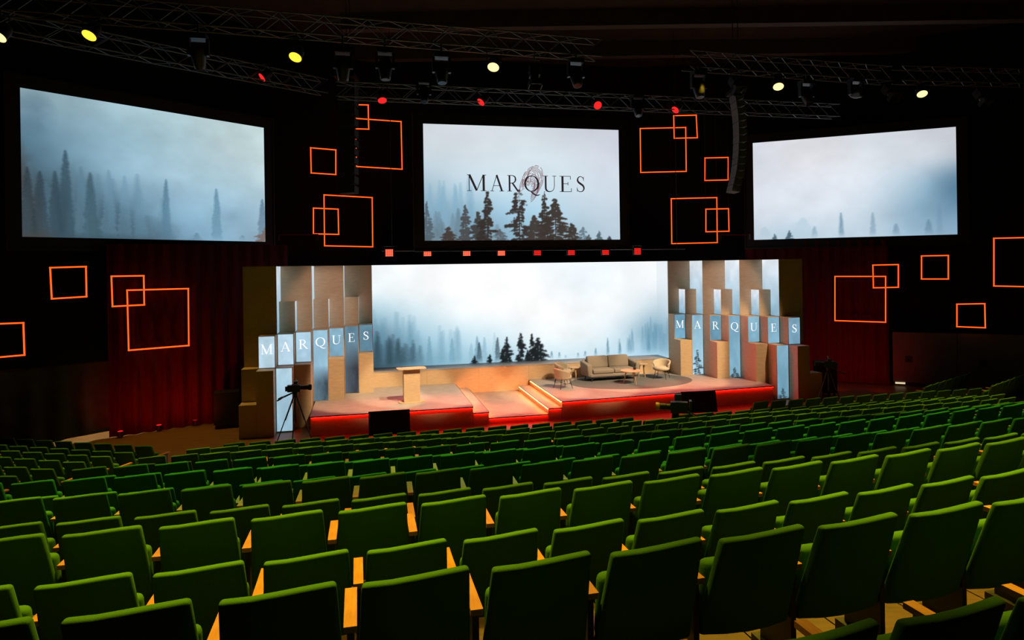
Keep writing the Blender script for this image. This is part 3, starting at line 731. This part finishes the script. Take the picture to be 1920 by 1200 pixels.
# left block
hk = [(0, 4.18), (.83, 4.07), (1.66, 3.86), (2.5, 3.75), (3.3, 3.54), (4.56, 3.34), (5.84, 2.99), (7.2, 2.8)]
def hat(d):
    for (a, ha), (b_, hb_) in zip(hk, hk[1:]):
        if d <= b_: return ha+(hb_-ha)*(d-a)/(b_-a)
    return hk[-1][1]
la = R_(-13.3); lc, ls = math.cos(la), math.sin(la)
for k in range(7):
    zf = max(0, EYE-hat(k*1.0)-SEAT_H)
    x0, y0 = -8.87 + ls*k*1.0 + lc*.39*k, 15.85 - lc*k*1.0 + ls*.39*k
    for i in range(0, 9):
        x, y = x0-lc*PITCH*i, y0-ls*PITCH*i
        hw = PITCH/2+.004
        if zf > .03:
            tiers.prism([(x+lc*u-ls*v, y+ls*u+lc*v) for u, v in ((-hw, -.26), (hw, -.26), (hw, .74), (-hw, .74))], -.05, zf)
        seats.append((x, y, zf, la, 'l', k, i))
# right wing front rows, turned towards the stage
ra = R_(38); rc, rs = math.cos(ra), math.sin(ra)
for k in range(2):
    for i in range(7 if k == 0 else 8):
        x, y = 13.75+rc*PITCH*i + k*(1.15*rs+.9), 22.0+rs*PITCH*i - k*1.0*rc
        seats.append((x, y, 0 if k == 0 else .14, ra, 'r', k, i))
        if k: tiers.prism([(x+rc*u-rs*v, y+rs*u+rc*v) for u, v in ((-.3, -.26), (.3, -.26), (.3, .74), (-.3, .74))], -.05, .14)
struct(tiers.build('floor_tiers', 'tierwood'), 'stepped parquet tiers under the rows of green seats')
LEAN = .165                            # the surveyed points are the tops of the leaning backs
seats = [(q[0]-math.sin(q[3])*LEAN, q[1]+math.cos(q[3])*LEAN)+q[2:] for q in seats]
vis = []; rest = []
for s_ in seats:
    px, py = proj(s_[0], s_[1], s_[2]+.8) if s_[1] > 1.2 else (-999, 0)
    rad = .25*FPX/max(1, s_[1])
    (vis if (-rad*.6 < px < 1920+rad*.6 and py-rad*.3 < 1200) else rest).append(s_+(px,))
vis.sort(key=lambda s_: s_[0]**2+s_[1]**2)
rest += vis[300:]; vis = vis[:300]
ONES = ['', 'first', 'second', 'third', 'fourth', 'fifth', 'sixth', 'seventh', 'eighth', 'ninth', 'tenth', 'eleventh', 'twelfth', 'thirteenth', 'fourteenth', 'fifteenth', 'sixteenth', 'seventeenth', 'eighteenth', 'nineteenth']
def ordn(n):
    if n < 20: return ONES[n]
    tens, o = divmod(n, 10); base = {2: 'twent', 3: 'thirt', 4: 'fort'}[tens]
    return base+('ieth' if o == 0 else 'y-'+ONES[o])
order = {}
for s_ in sorted(vis, key=lambda q: q[7]):
    key = (s_[4], s_[5]); order[key] = order.get(key, 0)+1; order[s_] = order[key]
def set_seat(o, s_):
    o.location = s_[:3]; o.rotation_euler = (0, 0, s_[3])
    k = ordn(order[s_])
    if s_[4] == 'c':
        if s_[5] == 0: lab = 'green seat at the very bottom right, %s from left in the nearest row' % k; 
        else: lab = 'green upholstered folding seat, %s from left in the %s full row from the camera' % (k, ordn(s_[5]))
        tag(o, lab, 'seat', 'green seats of the centre block')
    elif s_[4] == 'l':
        tag(o, 'green folding seat in left side block, %s from left, %s row from the stage' % (k, ordn(s_[5]+1)), 'seat', 'green seats of the left side block')
    else:
        tag(o, 'green seat turned sideways far right, %s from left in side block row %s' % (k, 'nearest the stage' if s_[5] == 0 else 'behind'), 'seat', 'green seats of the right side block')
for n_, s_ in enumerate(vis):
    if n_ == 0: o = proto
    else:
        o = proto.copy(); COL.objects.link(o)
        for p in parts:
            c = p.copy(); COL.objects.link(c); c.parent = o
    set_seat(o, s_)
# the remaining far and out-of-view seats
def joined(name, mats, keep, where):
    vs, fs, mi = [], [], []
    src = []
    for p in parts:
        if p.name.split('.')[0] not in keep: continue
        me = p.data; co = np.array([v.co for v in me.vertices]); src.append((co, [tuple(q.vertices) for q in me.polygons], mats.index(me.materials[0])))
    off = 0
    for s_ in where:
        c, s = math.cos(s_[3]), math.sin(s_[3])
        for co, fc, m_ in src:
            w_ = np.stack([co[:, 0]*c-co[:, 1]*s+s_[0], co[:, 0]*s+co[:, 1]*c+s_[1], co[:, 2]+s_[2]], 1)
            vs.append(w_); fs += [tuple(i+off for i in f) for f in fc]; mi += [m_]*len(fc); off += len(co)
    me = bpy.data.meshes.new(name); me.from_pydata(np.concatenate(vs).tolist(), [], fs)
    for m_ in mats: me.materials.append(m_)
    me.polygons.foreach_set('material_index', mi); me.polygons.foreach_set('use_smooth', [True]*len(fs)); me.update()
    return put(name, me)
o = joined('distant_seats', [M['cloth'], M['oak'], M['iron']], ('backrest', 'seat_cushion', 'armrest', 'arm_support', 'foot'), rest)
o['kind'] = 'stuff'; tag(o, 'small green seats of the front rows nearest the stage', 'seats')

# ------------------------------------------------------------------ stage furniture
# lectern
t_ = stage_thing('lectern', 'plywood lectern with slanted top on the left stage platform', 'lectern', -4.77, 3.95, .6, R_(3))
def rr(w, d, r, n=5):
    o = []
    for cx, cy, a0 in ((w/2-r, d/2-r, 0), (-w/2+r, d/2-r, 90), (-w/2+r, -d/2+r, 180), (w/2-r, -d/2+r, 270)):
        o += [(cx+r*math.cos(R_(a0+90*i/n)), cy+r*math.sin(R_(a0+90*i/n))) for i in range(n+1)]
    return o
MB().prism([(x, y+.02) for x, y in rr(.86, .5, .16)], 0, .03).build('base', 'ply', t_)
MB().box(-.265, .265, -.16, .16, .03, 1.10).build('column', 'ply', t_)
tm = MB(); top = rr(.95, .56, .12); zz = lambda y: 1.13+.03*(-y)
tm.add([(x, y, zz(y)-.03) for x, y in top]+[(x, y, zz(y)) for x, y in top], [tuple(reversed(range(24))), tuple(range(24, 48))]+[(i, (i+1) % 24, 24+(i+1) % 24, 24+i) for i in range(24)])
tm.build('top', 'ply', t_)
xx = -.20
for ch in WORD:
    w_ = GL[ch][0]*.062; letter(ch, (xx, -.162, .92), (1, 0, 0), (0, 0, 1), .07, 'engraved', t_, w_); xx += w_+.012
# rug
t_ = stage_thing('round_rug', 'large oval grey rug under the sofa group', 'rug', 3.6, 2.45, .6)
MB().prism([(2.4*math.cos(2*math.pi*i/56), 1.55*math.sin(2*math.pi*i/56)) for i in range(56)], 0, .008).build('pile', 'rug', t_)
# sofa
t_ = stage_thing('sofa', 'two-seat taupe sofa with loose cushions on the right platform', 'sofa', 3.03, 1.75, .6, R_(2))
rbox('base', -.98, .98, -.42, .40, .16, .30, .04, 'sofa', t_)
for s in (-1, 1):
    rbox('seat_cushion', min(0, s*.86)+(.004 if s > 0 else 0), max(0, s*.86)-(.004 if s < 0 else 0), -.44, .22, .29, .46, .05, 'sofa', t_)
    rbox('back_cushion', min(0, s*.86)+(.004 if s > 0 else 0), max(0, s*.86)-(.004 if s < 0 else 0), .13, .34, .44, .88, .06, 'sofa', t_, 3, lambda x, y, z: (x, y+.18*(z-.44), z))
    rbox('armrest', s*.86 if s > 0 else -1.06, 1.06 if s > 0 else s*.86, -.40, .42, .18, .64, .05, 'sofa', t_, 3, lambda x, y, z: (x+.22*(z-.18)*(1 if x > 0 else -1)*.35, y, z+.10*(y+.4)*(1 if z > .4 else 0)))
    for y in (-.34, .34): MB().cyl((s*.86, y, .17), (s*.90, y*1.06, .0), .024, .016).build('leg', 'iron', t_)
rbox('backrest', -.98, .98, .28, .42, .18, .74, .05, 'sofa', t_, 3, lambda x, y, z: (x, y+.16*(z-.18), z))
# tub armchairs
def armchair(label, u, w, rz):
    t_ = stage_thing('armchair', label, 'armchair', u, w, .6, rz, 'beige tub armchairs')
    vs = []; fs = []; NA, NZ = 21, 6
    for side in (0, 1):
        for k in range(NZ+1):
            for i in range(NA):
                a = R_(-25+230*i/(NA-1)); f = k/NZ
                hgt = .74-.16*abs((i/(NA-1))-.5)*2*abs((i/(NA-1))-.5)*2
                r = (.30+.055*f)-(.055 if side else 0)
                z = .38+(hgt-.38)*f
                vs.append((r*math.cos(a), r*math.sin(a)*.95, z))
    S = (NZ+1)*NA
    for k in range(NZ):
        for i in range(NA-1):
            q = k*NA+i; fs.append((q, q+1, q+NA+1, q+NA)); fs.append((S+q, S+q+NA, S+q+NA+1, S+q+1))
    for i in range(NA-1):
        q = NZ*NA+i; fs.append((q, q+1, S+q+1, S+q)); fs.append((i, S+i, S+i+1, i+1))
    for k in range(NZ):
        for i in (0, NA-1):
            q = k*NA+i; fs.append((q, q+NA, S+q+NA, S+q))
    MB().add(vs, fs).build('tub_back', 'chair', t_, True)
    MB().lathe([(.26, .33), (.31, .36), (.315, .42), (.29, .46), (.20, .475)], Matrix.Translation((0, -.02, 0)), 20).build('seat', 'chair', t_, True)
    for sx in (-1, 1):
        for sy in (-1, 1):
            MB().cyl((sx*.17, sy*.17, .36), (sx*.25, sy*.25, 0), .013, .009, 8).build('leg', 'iron', t_)
        MB().cyl((sx*.215, -.215, .18), (sx*.215, .215, .18), .008, n=6).build('stretcher', 'iron', t_)
    MB().cyl((-.215, 0, .18), (.215, 0, .18), .008, n=6).build('stretcher', 'iron', t_)
    return t_
armchair('beige tub armchair nearest the steps, its back towards the lectern', .72, 3.05, R_(105))
armchair('beige tub armchair half hidden behind the front one', 1.12, 1.75, R_(55))
armchair('beige tub armchair at the right of the sofa', 4.95, 2.25, R_(-42))
def round_table(label, u, w, r, h, n):
    t_ = stage_thing('round_table', label, 'table', u, w, .6, .3)
    MB().lathe([(r*.96, h-.03), (r, h-.02), (r, h-.005), (r*.99, h)], n=28).build('tabletop', 'tablewood', t_)
    for i in range(n):
        a = 2*math.pi*i/n+.5; MB().cyl((r*.45*math.cos(a), r*.45*math.sin(a), h-.03), (r*.72*math.cos(a), r*.72*math.sin(a), 0), .026, .015, 8).build('leg', 'tablewood', t_)
    return t_
round_table('large round wooden coffee table in front of the sofa', 3.40, 2.95, .40, .50, 3)
round_table('small round wooden table between rear armchair and sofa', 1.66, 1.45, .22, .48, 3)
round_table('small round wooden table between sofa and right armchair', 4.40, 1.70, .22, .52, 3)
t_ = stage_thing('potted_plant', 'tiny potted plant on the coffee table', 'plant', 3.58, 2.86, 1.10)
MB().lathe([(.04, 0), (.055, .02), (.055, .09), (.05, .09)], n=12).build('pot', 'pot', t_)
for i in range(9):
    a = i*2.4; x, y = math.cos(a), math.sin(a); hgt = .10+.05*(i % 3)
    MB().add([(0, 0, .08), (x*.05-y*.02, y*.05+x*.02, .08+hgt*.6), (x*.09, y*.09, .08+hgt), (x*.05+y*.02, y*.05-x*.02, .08+hgt*.6)], [(0, 1, 2, 3)]).build('leaf', 'leaf', t_)

# ------------------------------------------------------------------ monitors, cases, cameras
def monitor(label, u, w, wd, rz):
    t_ = stage_thing('floor_monitor', label, 'monitor', u, w, 0, rz)
    mt = Matrix.Translation((0, 0, .06)) @ Matrix.Rotation(R_(-12), 4, 'X')
    MB().box(-wd/2, wd/2, -.03, .03, 0, wd*.58, mt).build('housing', 'case', t_)
    MB().box(-wd/2+.015, wd/2-.015, .03, .034, .015, wd*.58-.015, mt).build('screen', 'tvglass', t_)
    MB().box(-wd/2+.02, wd/2-.02, -.036, -.03, .02, wd*.58-.02, mt).build('rear_cover', 'black', t_)
    for s in (-1, 1): MB().box(s*wd*.3-.03, s*wd*.3+.03, -.16, .22, 0, .07).build('foot', 'iron', t_)
    return t_
monitor('black floor monitor before the left platform below the lectern', -5.57, 5.92, 1.22, 0)
monitor('black floor monitor before the right platform behind the camera', 4.62, 5.85, 1.22, R_(-4))
def flight_case(label, P, rz, w, d, h):
    t_ = thing('flight_case', label, 'flight case', P, rz)
    MB().box(-w/2, w/2, -d/2, d/2, .14, h).build('body', 'case', t_)
    MB().box(-w/2-.006, w/2+.006, -d/2-.006, d/2+.006, h*.62, h*.62+.03).build('seam', 'iron', t_)
    for sx in (-1, 1):
        for sy in (-1, 1):
            MB().cyl((sx*(w/2-.08)-.02, sy*(d/2-.08), .06), (sx*(w/2-.08)+.02, sy*(d/2-.08), .06), .06, n=12).build('caster', 'iron', t_)
            MB().box(sx*(w/2-.08)-.03, sx*(w/2-.08)+.03, sy*(d/2-.08)-.03, sy*(d/2-.08)+.03, .10, .14).build('bracket', 'steel', t_)
    return t_
flight_case('black wheeled flight case beside the left set wing', onz(426, 800, 0), R_(20), .74, .6, 1.15)
flight_case('black case standing right of the right set wing', (11.7, 25.0, 0), R_(0), .62, .6, 1.30)
def tripod_camera(label, P, rz, hgt, amber=False, cat='camera', legs=(90, 210, 330), spread=.55):
    t_ = thing('video_camera', label, cat, P, rz)      # lens points along local +x
    for a in legs:
        x, y = math.cos(R_(a)), math.sin(R_(a))
        MB().cyl((x*.05, y*.05, hgt-.22), (x*spread*.55, y*spread*.55, hgt*.42), .022, n=8).build('leg', 'iron', t_)
        MB().cyl((x*spread*.55, y*spread*.55, hgt*.44), (x*spread, y*spread, .02), .015, n=8).build('leg_extension', 'iron', t_)
        MB().cyl((x*spread, y*spread, 0), (x*spread, y*spread, .04), .03, n=8).build('foot', 'iron', t_)
    MB().cyl((0, 0, hgt*.35), (0, 0, hgt-.16), .028, n=10).build('centre_column', 'iron', t_)
    MB().lathe([(.04, hgt-.25), (.07, hgt-.2), (.08, hgt-.12), (.07, hgt-.08)], n=12).build('fluid_head', 'iron', t_)
    MB().box(-.22, .14, -.07, .07, hgt-.08, hgt+.12).build('body', 'case', t_)
    MB().box(-.28, -.22, -.05, .05, hgt-.05, hgt+.08).build('battery', 'iron', t_)
    MB().lathe([(.055, .14), (.055, .22), (.065, .24), (.065, .36), (.085, .38), (.085, .46), (.07, .46)], Matrix.Translation((0, 0, hgt+.03)) @ Matrix.Rotation(R_(90), 4, 'Y'), 16).build('lens', 'amberlit' if amber else 'iron', t_)
    MB().cyl((.461, 0, hgt+.03), (.464, 0, hgt+.03), .065, n=16).build('front_glass', 'glass', t_)
    MB().box(-.05, .06, .03, .17, hgt+.14, hgt+.22).build('viewfinder', 'case', t_)
    MB().cyl((-.10, 0, hgt+.12), (.08, 0, hgt+.20), .014, n=8).build('top_handle', 'iron', t_)
    MB().cyl((0, .0, hgt+.2), (.03, .0, hgt+.30), .012, n=8).build('microphone', 'white', t_)
    for s in (-1, 1):
        MB().cyl((-.05, s*.07, hgt-.1), (-.38, s*.12, hgt-.24), .013, n=8).build('pan_bar', 'iron', t_)
        MB().cyl((-.38, s*.12, hgt-.24), (-.5, s*.14, hgt-.30), .022, n=8).build('grip', 'iron', t_)
    return t_
tripod_camera('video camera on tall tripod before the left set wing', st(-8.27, 5.62), R_(12), 1.52, legs=(200, 330, 265), spread=.55)
tripod_camera('video camera on tripod before the right set wing', st(9.6, 5.8), R_(170), 1.42, legs=(250, 20, 130), spread=.5)
# pedestal camera among the front seats
t_ = thing('pedestal_camera', 'broadcast camera with amber-lit lens on a pedestal among the front seats', 'camera', (4.25, 17.55, 0), R_(168))
MB().lathe([(.34, 0), (.34, .05), (.16, .12), (.13, .2), (.13, .9), (.10, .95), (.09, 1.1)], n=16).build('pedestal', 'black', t_)
MB().box(-.32, .12, -.10, .10, 1.12, 1.40).build('body', 'case', t_)
MB().lathe([(.075, .12), (.075, .22), (.085, .24), (.085, .40)], Matrix.Translation((0, 0, 1.27)) @ Matrix.Rotation(R_(90), 4, 'Y'), 16).build('lens', 'iron', t_)
MB().lathe([(.085, .40), (.105, .42), (.105, .50), (.09, .50)], Matrix.Translation((0, 0, 1.27)) @ Matrix.Rotation(R_(90), 4, 'Y'), 16).build('lens_hood', 'amberlit', t_)
MB().cyl((.501, 0, 1.27), (.504, 0, 1.27), .085, n=16).build('front_glass', 'glass', t_)
MB().box(-.16, .02, -.10, .08, 1.44, 1.60).build('viewfinder', 'case', t_)
MB().box(-.42, -.36, -.12, .12, 1.20, 1.44).build('rear_monitor', 'tvglass', t_)
MB().cyl((.08, -.09, 1.17), (.24, -.09, 1.17), .03, n=10).build('zoom_motor', 'amberlit', t_)
for s in (-1, 1): MB().cyl((-.3, s*.1, 1.14), (-.62, s*.16, 1.0), .014, n=8).build('pan_bar', 'iron', t_)

# red uplights at the foot of the left curtain
for px, py in ((230, 815), (302, 803), (370, 793)):
    P = onz(px, py+4, 0); P = P-Vector((0, .12, 0))
    t_ = thing('floor_uplight', 'small red floor uplight at the left curtain, %s' % {230: 'leftmost of three', 302: 'middle of three', 370: 'rightmost of three'}[px], 'light', P, R_(35), 'red floor uplights')
    MB().lathe([(.07, .02), (.09, .06), (.09, .2), (.08, .2)], n=12).build('can', 'iron', t_)
    MB().lathe([(.0, .195), (.075, .195), (.075, .203), (.0, .203)], n=12).build('lens', 'redlens', t_)
    lamp('uplight_beam', 'SPOT', P+Vector((.5, -1.5, .30)), 42, RED, P+Vector((.1, .9, 1.6)), .1, 100, .95)
for (x, y) in ((11.6, 27.2), (13.0, 26.9), (14.4, 26.55)):
    lamp('curtain_uplight_beam', 'SPOT', (x-.4, y-1.5, .25), 42, RED, (x+.1, y+.8, 1.4), .1, 120, .95)

# ------------------------------------------------------------------ trusses
def truss(label, A, B, size=.45, bay=.5, mat='steel', group='lighting trusses'):
    A, B = Vector(A), Vector(B); L = (B-A).length; d = (B-A).normalized()
    t_ = thing('lighting_truss', label, 'truss', A, math.atan2(d.y, d.x), group)
    ys = (-size/2, size/2); zs = (0, size)
    for y in ys:
        for z in zs: MB().cyl((0, y, z), (L, y, z), .022, n=8).build('chord', mat, t_)
    n = int(L/bay); bay = L/n
    dg = MB().cyl((0, 0, 0), (bay, 0, size), .011, n=6); me = dg.build('brace', mat, t_); me.location = (0, ys[0], 0); first = me.data
    hz = MB().cyl((0, ys[0], 0), (bay, ys[1], 0), .011, n=6); m2 = hz.build('brace', mat, t_); second = m2.data
    for i in range(n):
        for y in ys:
            if i == 0 and y == ys[0]: continue
            o = put('brace', first, t_, (i*bay, y, 0))
            if i % 2: o.location = ((i+1)*bay, y, 0); o.scale = (-1, 1, 1)
        for z in zs:
            if i == 0 and z == 0: continue
            o = put('brace', second, t_, (i*bay, 0, z))
            if i % 2: o.location = ((i+1)*bay, 0, z); o.scale = (-1, 1, 1)
    return t_
ZT1 = 10.6
T1a, T1b = onz(0, 24, ZT1), onz(1122, 110, ZT1)
dd = (T1b-T1a).normalized(); T1a = T1a-dd*2
truss('long front truss running across the upper left', T1a, T1b)
T2a, T2b = onz(1286, 128, ZT1), onz(1662, 155, ZT1)
truss('shorter front truss above the right side', T2a, T2b)
T3b = onz(1845, 158, ZT1)
truss('end truss at upper right, angled towards the side wall', T2b+Vector((.3, -.05, 0)), T3b+Vector((1.5, .2, 0)))
T4a, T4b = Vector(st(-7.0, 4.6, 10.4)), Vector(st(11.0, 4.6, 10.4))
truss('rear truss carrying red lamps above the stage', T4a, T4b)
T5a, T5b = Vector((-13.2, 15.2, 10.9)), Vector((-6.2, 22.3, 10.9))
truss('truss running alongside the left screen', T5a, T5b)
def hang_pos(px, py, A, B):
    ang = math.atan2(B.y-A.y, B.x-A.x); return online(px, py, A+Vector((math.sin(ang), -math.cos(ang), 0))*.225, ang)
def par_can(label, P, top_z, lens, tilt=(0, 0), r=.15, beam=None):
    t_ = thing('lamp_can', label, 'stage lamp', P, 0, 'stage lamps on the trusses')
    mt = Matrix.Rotation(R_(tilt[0]), 4, 'X') @ Matrix.Rotation(R_(tilt[1]), 4, 'Y')
    MB().lathe([(r*.45, .26), (r*.8, .22), (r, .12), (r, -.06), (r*1.06, -.08), (r*1.06, -.10)], mt, 18).build('can', 'iron', t_, True)
    MB().lathe([(.0, -.085), (r*.98, -.085), (r*.98, -.104), (0, -.104)], mt, 18).build('lens', lens, t_)
    for s in (-1, 1): MB().cyl((s*(r+.03), 0, .05), (s*(r+.03), 0, .36), .012, n=6).build('yoke_arm', 'iron', t_)
    MB().cyl((-(r+.03), 0, .36), (r+.03, 0, .36), .012, n=6).build('yoke', 'iron', t_)
    MB().cyl((0, 0, .36), (0, 0, max(.4, top_z-P.z+.03)), .016, n=6).build('hook_clamp', 'steel', t_)
    return t_
for i, (px, py, A, B, ln) in enumerate(((171, 62, T1a, T1b, 'yellowlens'), (556, 103, T1a, T1b, 'yellowlens'), (926, 122, T1a, T1b, 'whitelens'), (1459, 159, T2a, T2b, 'whitelens'), (1728, 173, T2b, T3b, 'whitelens'), (2, 64, T1a, T1b, 'whitelens'))):
    P = hang_pos(px, py-1, A, B)
    par_can(['glowing yellow lamp above the left screen', 'glowing yellow lamp right of the left screen', 'glowing pale yellow lamp above the centre screen', 'glowing lamp under left part of the right truss', 'glowing lamp above right screen corner', 'lamp at the left picture edge'][i], P, ZT1, M[ln], (-32, 8))
    lamp('lamp_beam', 'SPOT', P+Vector((0, -.15, -.3)), 500, (1.0, .78, .12), (P.x+.5, P.y-3.5, 0), .15, 60, .9)
for i, (px, py) in enumerate(((496, 142), (716, 184), (905, 188), (1119, 196), (1269, 203))):
    A, B = (T5a, T5b) if i == 0 else (T4a, T4b)
    P = hang_pos(px, py, A, B)
    tz = 10.9 if i == 0 else 10.4
    par_can(['red lamp left of the others above the left screen edge', 'red lamp above the black hanging speaker', 'red lamp above the centre screen', 'red round lamp above right corner of centre screen', 'red lamp left of the curved speaker array'][i], P, tz, M['redlens'], ((-35, 40), (-28, -12), (-30, 35), (-60, -12), (-30, 40))[i], .14)
# red wash panels in a row under the centre screen
pa, pb = Vector(st(-5.6, 1.9, 5.66)), Vector(st(6.2, 1.9, 5.62))
t_ = thing('lamp_bar', 'black pipe carrying the row of red lamps', 'pipe', pa, TH)
LB = (pb-pa).length
MB().cyl((0, 0, 0), (LB, 0, pb.z-pa.z), .03, n=8).build('tube', 'iron', t_)
for f in (.03, .5, .97): MB().cyl((LB*f, 0, 0), (LB*f, 0, 14.2-pa.z), .012, n=6).build('hanging_cable', 'iron', t_)
for i, px in enumerate((730, 801.5, 875, 940, 1007.5, 1071, 1135, 1195)):
    P = online(px, 474-(px-730)*.006, pa, TH)+Vector((ST, -CT, 0))*.03
    t_ = thing('red_wash_lamp', 'square red wash lamp, %s from left in the row under the centre screen' % ordn(i+1), 'stage lamp', P, TH, 'red wash lamps under the centre screen')
    MB().box(-.15, .15, 0, .14, -.13, .13).build('housing', 'iron', t_)
    m_ = MB()
    for a in range(4):
        for b_ in range(4): m_.box(-.135+a*.068, -.135+a*.068+.058, -.012, 0, -.125+b_*.064, -.125+b_*.064+.054)
    m_.build('led_cells', 'orangered' if i < 4 else 'reddot', t_)
    lamp('red_wash_beam', 'SPOT', P+Vector((ST, -CT, -.1))*.2, 620, RED, st(-6.2+i*1.95, 6.4, 0), .12, 76, .9)
    MB().box(-.17, -.155, -.02, .10, -.05, .22).box(.155, .17, -.02, .10, -.05, .22).box(-.17, .17, -.02, .10, .22, .235).build('yoke', 'iron', t_)
def moving_head(label, P, top_z, tilt, rz):
    t_ = thing('moving_head_lamp', label, 'stage lamp', P, R_(rz), 'moving head lamps on the trusses')
    MB().box(-.19, .19, -.15, .15, .30, .42).build('base', 'iron', t_)
    for s in (-1, 1): MB().box(s*.20-.03, s*.20+.03, -.07, .07, -.06, .31).build('yoke_arm', 'case', t_)
    mt = Matrix.Rotation(R_(tilt), 4, 'X')
    MB().lathe([(.07, .22), (.13, .17), (.165, .05), (.165, -.08), (.13, -.26), (.12, -.34), (.10, -.34)], mt, 16).build('head', 'case', t_, True)
    MB().lathe([(0, -.335), (.10, -.335), (.10, -.345), (0, -.345)], mt, 16).build('lens', 'glass', t_)
    MB().cyl((0, 0, .42), (0, 0, max(.46, top_z-P.z+.03)), .025, n=8).build('clamp', 'steel', t_)
mh = [(722, 128, T1a, T1b, 4), (828, 136, T1a, T1b, 12), (1080, 145, T1a, T1b, 24), (643, 128, T1a, T1b, -18), (1310, 166, T2a, T2b, 14), (1512, 182, T2a, T2b, 26), (1605, 178, T2a, T2b, 75), (372, 104, T1a, T1b, -30), (795, 178, T4a, T4b, 20), (1195, 205, T4a, T4b, 20)]
mlab = ['dark moving head above left corner of centre screen', 'dark moving head over the centre screen, left of the pale yellow lamp', 'dark moving head at right end of the long front truss', 'dark moving head above the black hanging speaker', 'dark moving head at left end of the right truss', 'dark moving head in middle of right truss with red indicator', 'dark moving head tipped sideways on the right truss', 'dark moving head above right half of left screen', 'small dark moving head on rear truss over left of centre screen', 'small dark moving head on rear truss right of centre screen']
for q, lab in zip(mh, mlab):
    moving_head(lab, hang_pos(q[0], q[1]-4, q[2], q[3]), q[2].z, -q[4], 12)
def fresnel(label, P, top_z, tilt, rz):
    t_ = thing('theatre_spotlight', label, 'stage lamp', P, R_(rz), 'theatre spotlights on the trusses')
    mt = Matrix.Rotation(R_(tilt), 4, 'X')
    MB().box(-.13, .13, -.12, .12, -.06, .24, mt).build('housing', 'case', t_)
    MB().cyl(mt @ Vector((0, 0, -.06)), mt @ Vector((0, 0, -.22)), .11, .12, 14).build('lens_tube', 'iron', t_)
    for a, b_, c, d in ((-.13, .13, -.17, -.15), (-.13, .13, .15, .17), (-.17, -.15, -.13, .13), (.15, .17, -.13, .13)):
        MB().box(a, b_, c, d, -.36, -.22, mt).build('barn_door', 'case', t_)
    for s in (-1, 1): MB().cyl((s*.16, 0, .05), (s*.16, 0, .38), .012, n=6).build('yoke_arm', 'iron', t_)
    MB().cyl((-.16, 0, .38), (.16, 0, .38), .012, n=6).build('yoke', 'iron', t_)
    MB().cyl((0, 0, .38), (0, 0, max(.42, top_z-P.z+.03)), .016, n=6).build('hook_clamp', 'steel', t_)
for q, lab in zip(((1002, 146, T1a, T1b, -15), (1380, 163, T2a, T2b, -40), (1668, 178, T2a, T2b, -45), (1840, 186, T2b, T3b, -35)),
                  ('spotlight with barn doors hanging above right half of centre screen', 'spotlight above the curved speaker array', 'small spotlight at the corner of the right trusses', 'small spotlight far right above the right screen edge')):
    fresnel(lab, hang_pos(q[0], q[1]-6, q[2], q[3]), 10.6, q[4], 10)

# ------------------------------------------------------------------ line arrays
def line_array(label, pts, depth, n, wid, mat, straight=False):
    """pts: pixel track of the array's front, depth: distance"""
    P = [Vector((ray(x, y)[0]*depth, depth, EYE-ray(x, y)[1]*depth)) for x, y in pts]
    seg = []
    for i in range(n+1):
        f = i/n*(len(P)-1); k = min(len(P)-2, int(f)); seg.append(P[k].lerp(P[k+1], f-k))
    base = seg[0].copy()
    t_ = thing('line_array_speaker', label, 'speaker', (base.x, base.y, seg[-1].z), 0)
    o = Vector((base.x, base.y, seg[-1].z))
    for i in range(n):
        a, b_ = seg[i]-o, seg[i+1]-o
        d = (b_-a); mid = (a+b_)/2
        ang = math.atan2(d.x, -d.z)
        h = d.length*.46
        mt = Matrix.Translation(mid) @ Matrix.Rotation(-ang, 4, 'Y')
        m_ = MB(); w2 = wid/2
        vs = [(-w2, -.3, -h), (w2, -.3, -h*.75), (w2, .3, -h*.75), (-w2, .3, -h), (-w2, -.3, h), (w2, -.3, h*.75), (w2, .3, h*.75), (-w2, .3, h)]
        m_.add([mt @ Vector(v) for v in vs], [(0,3,2,1),(4,5,6,7),(0,1,5,4),(1,2,6,5),(2,3,7,6),(3,0,4,7)])
        m_.build('speaker_cabinet', mat, t_)
    top = seg[0]-o
    MB().box(top.x-wid*.8, top.x+wid*.5, top.y-.4, top.y+.4, top.z+.03, top.z+.16).build('fly_frame', 'iron', t_)
    for s in (-.25, .25): MB().cyl((top.x, top.y+s, top.z+.16), (top.x, top.y+s, 14.2-o.z), .015, n=6).build('chain', 'iron', t_)
    return t_
line_array('curved hanging speaker array left of the right screen', [(1380, 178), (1386, 215), (1388, 250), (1387, 290), (1383, 325), (1374, 362)], 22.5, 14, .28, 'greyspk' if 'greyspk' in M else 'greywall')
line_array('straight black hanging speaker array left of centre screen', [(654, 150), (654, 200), (654, 260), (654, 310), (654, 365)], 22.0, 12, .52, 'black')
# rails under the screens lit red
for i, (a, b_, lab) in enumerate((((515, 441), (590, 441), 'short red-lit rail right of the left screen'), ((1345, 441), (1400, 441), 'short red-lit rail left of the right screen'))):
    PP = PLu if i == 0 else PRu
    A, B = online(*a, *PP), online(*b_, *PP); nrm = Vector((math.sin(PP[1]), -math.cos(PP[1]), 0))*.5
    t_ = thing('wall_rail', lab, 'rail', A+nrm, 0)
    MB().cyl((0, 0, 0), B-A, .03, n=8).build('tube', 'velvet', t_)
    for f in (.02, .98): MB().cyl((B-A)*f-Vector((0, 0, .22)), (B-A)*f+Vector((0, 0, .02)), .05, n=10).build('bracket', 'iron', t_)
    lamp('rail_red_light', 'SPOT', A+nrm+Vector((.4, -.6, -1.6)), 18, RED, A+nrm+Vector((.5, .5, 3)), .1, 110, .9)
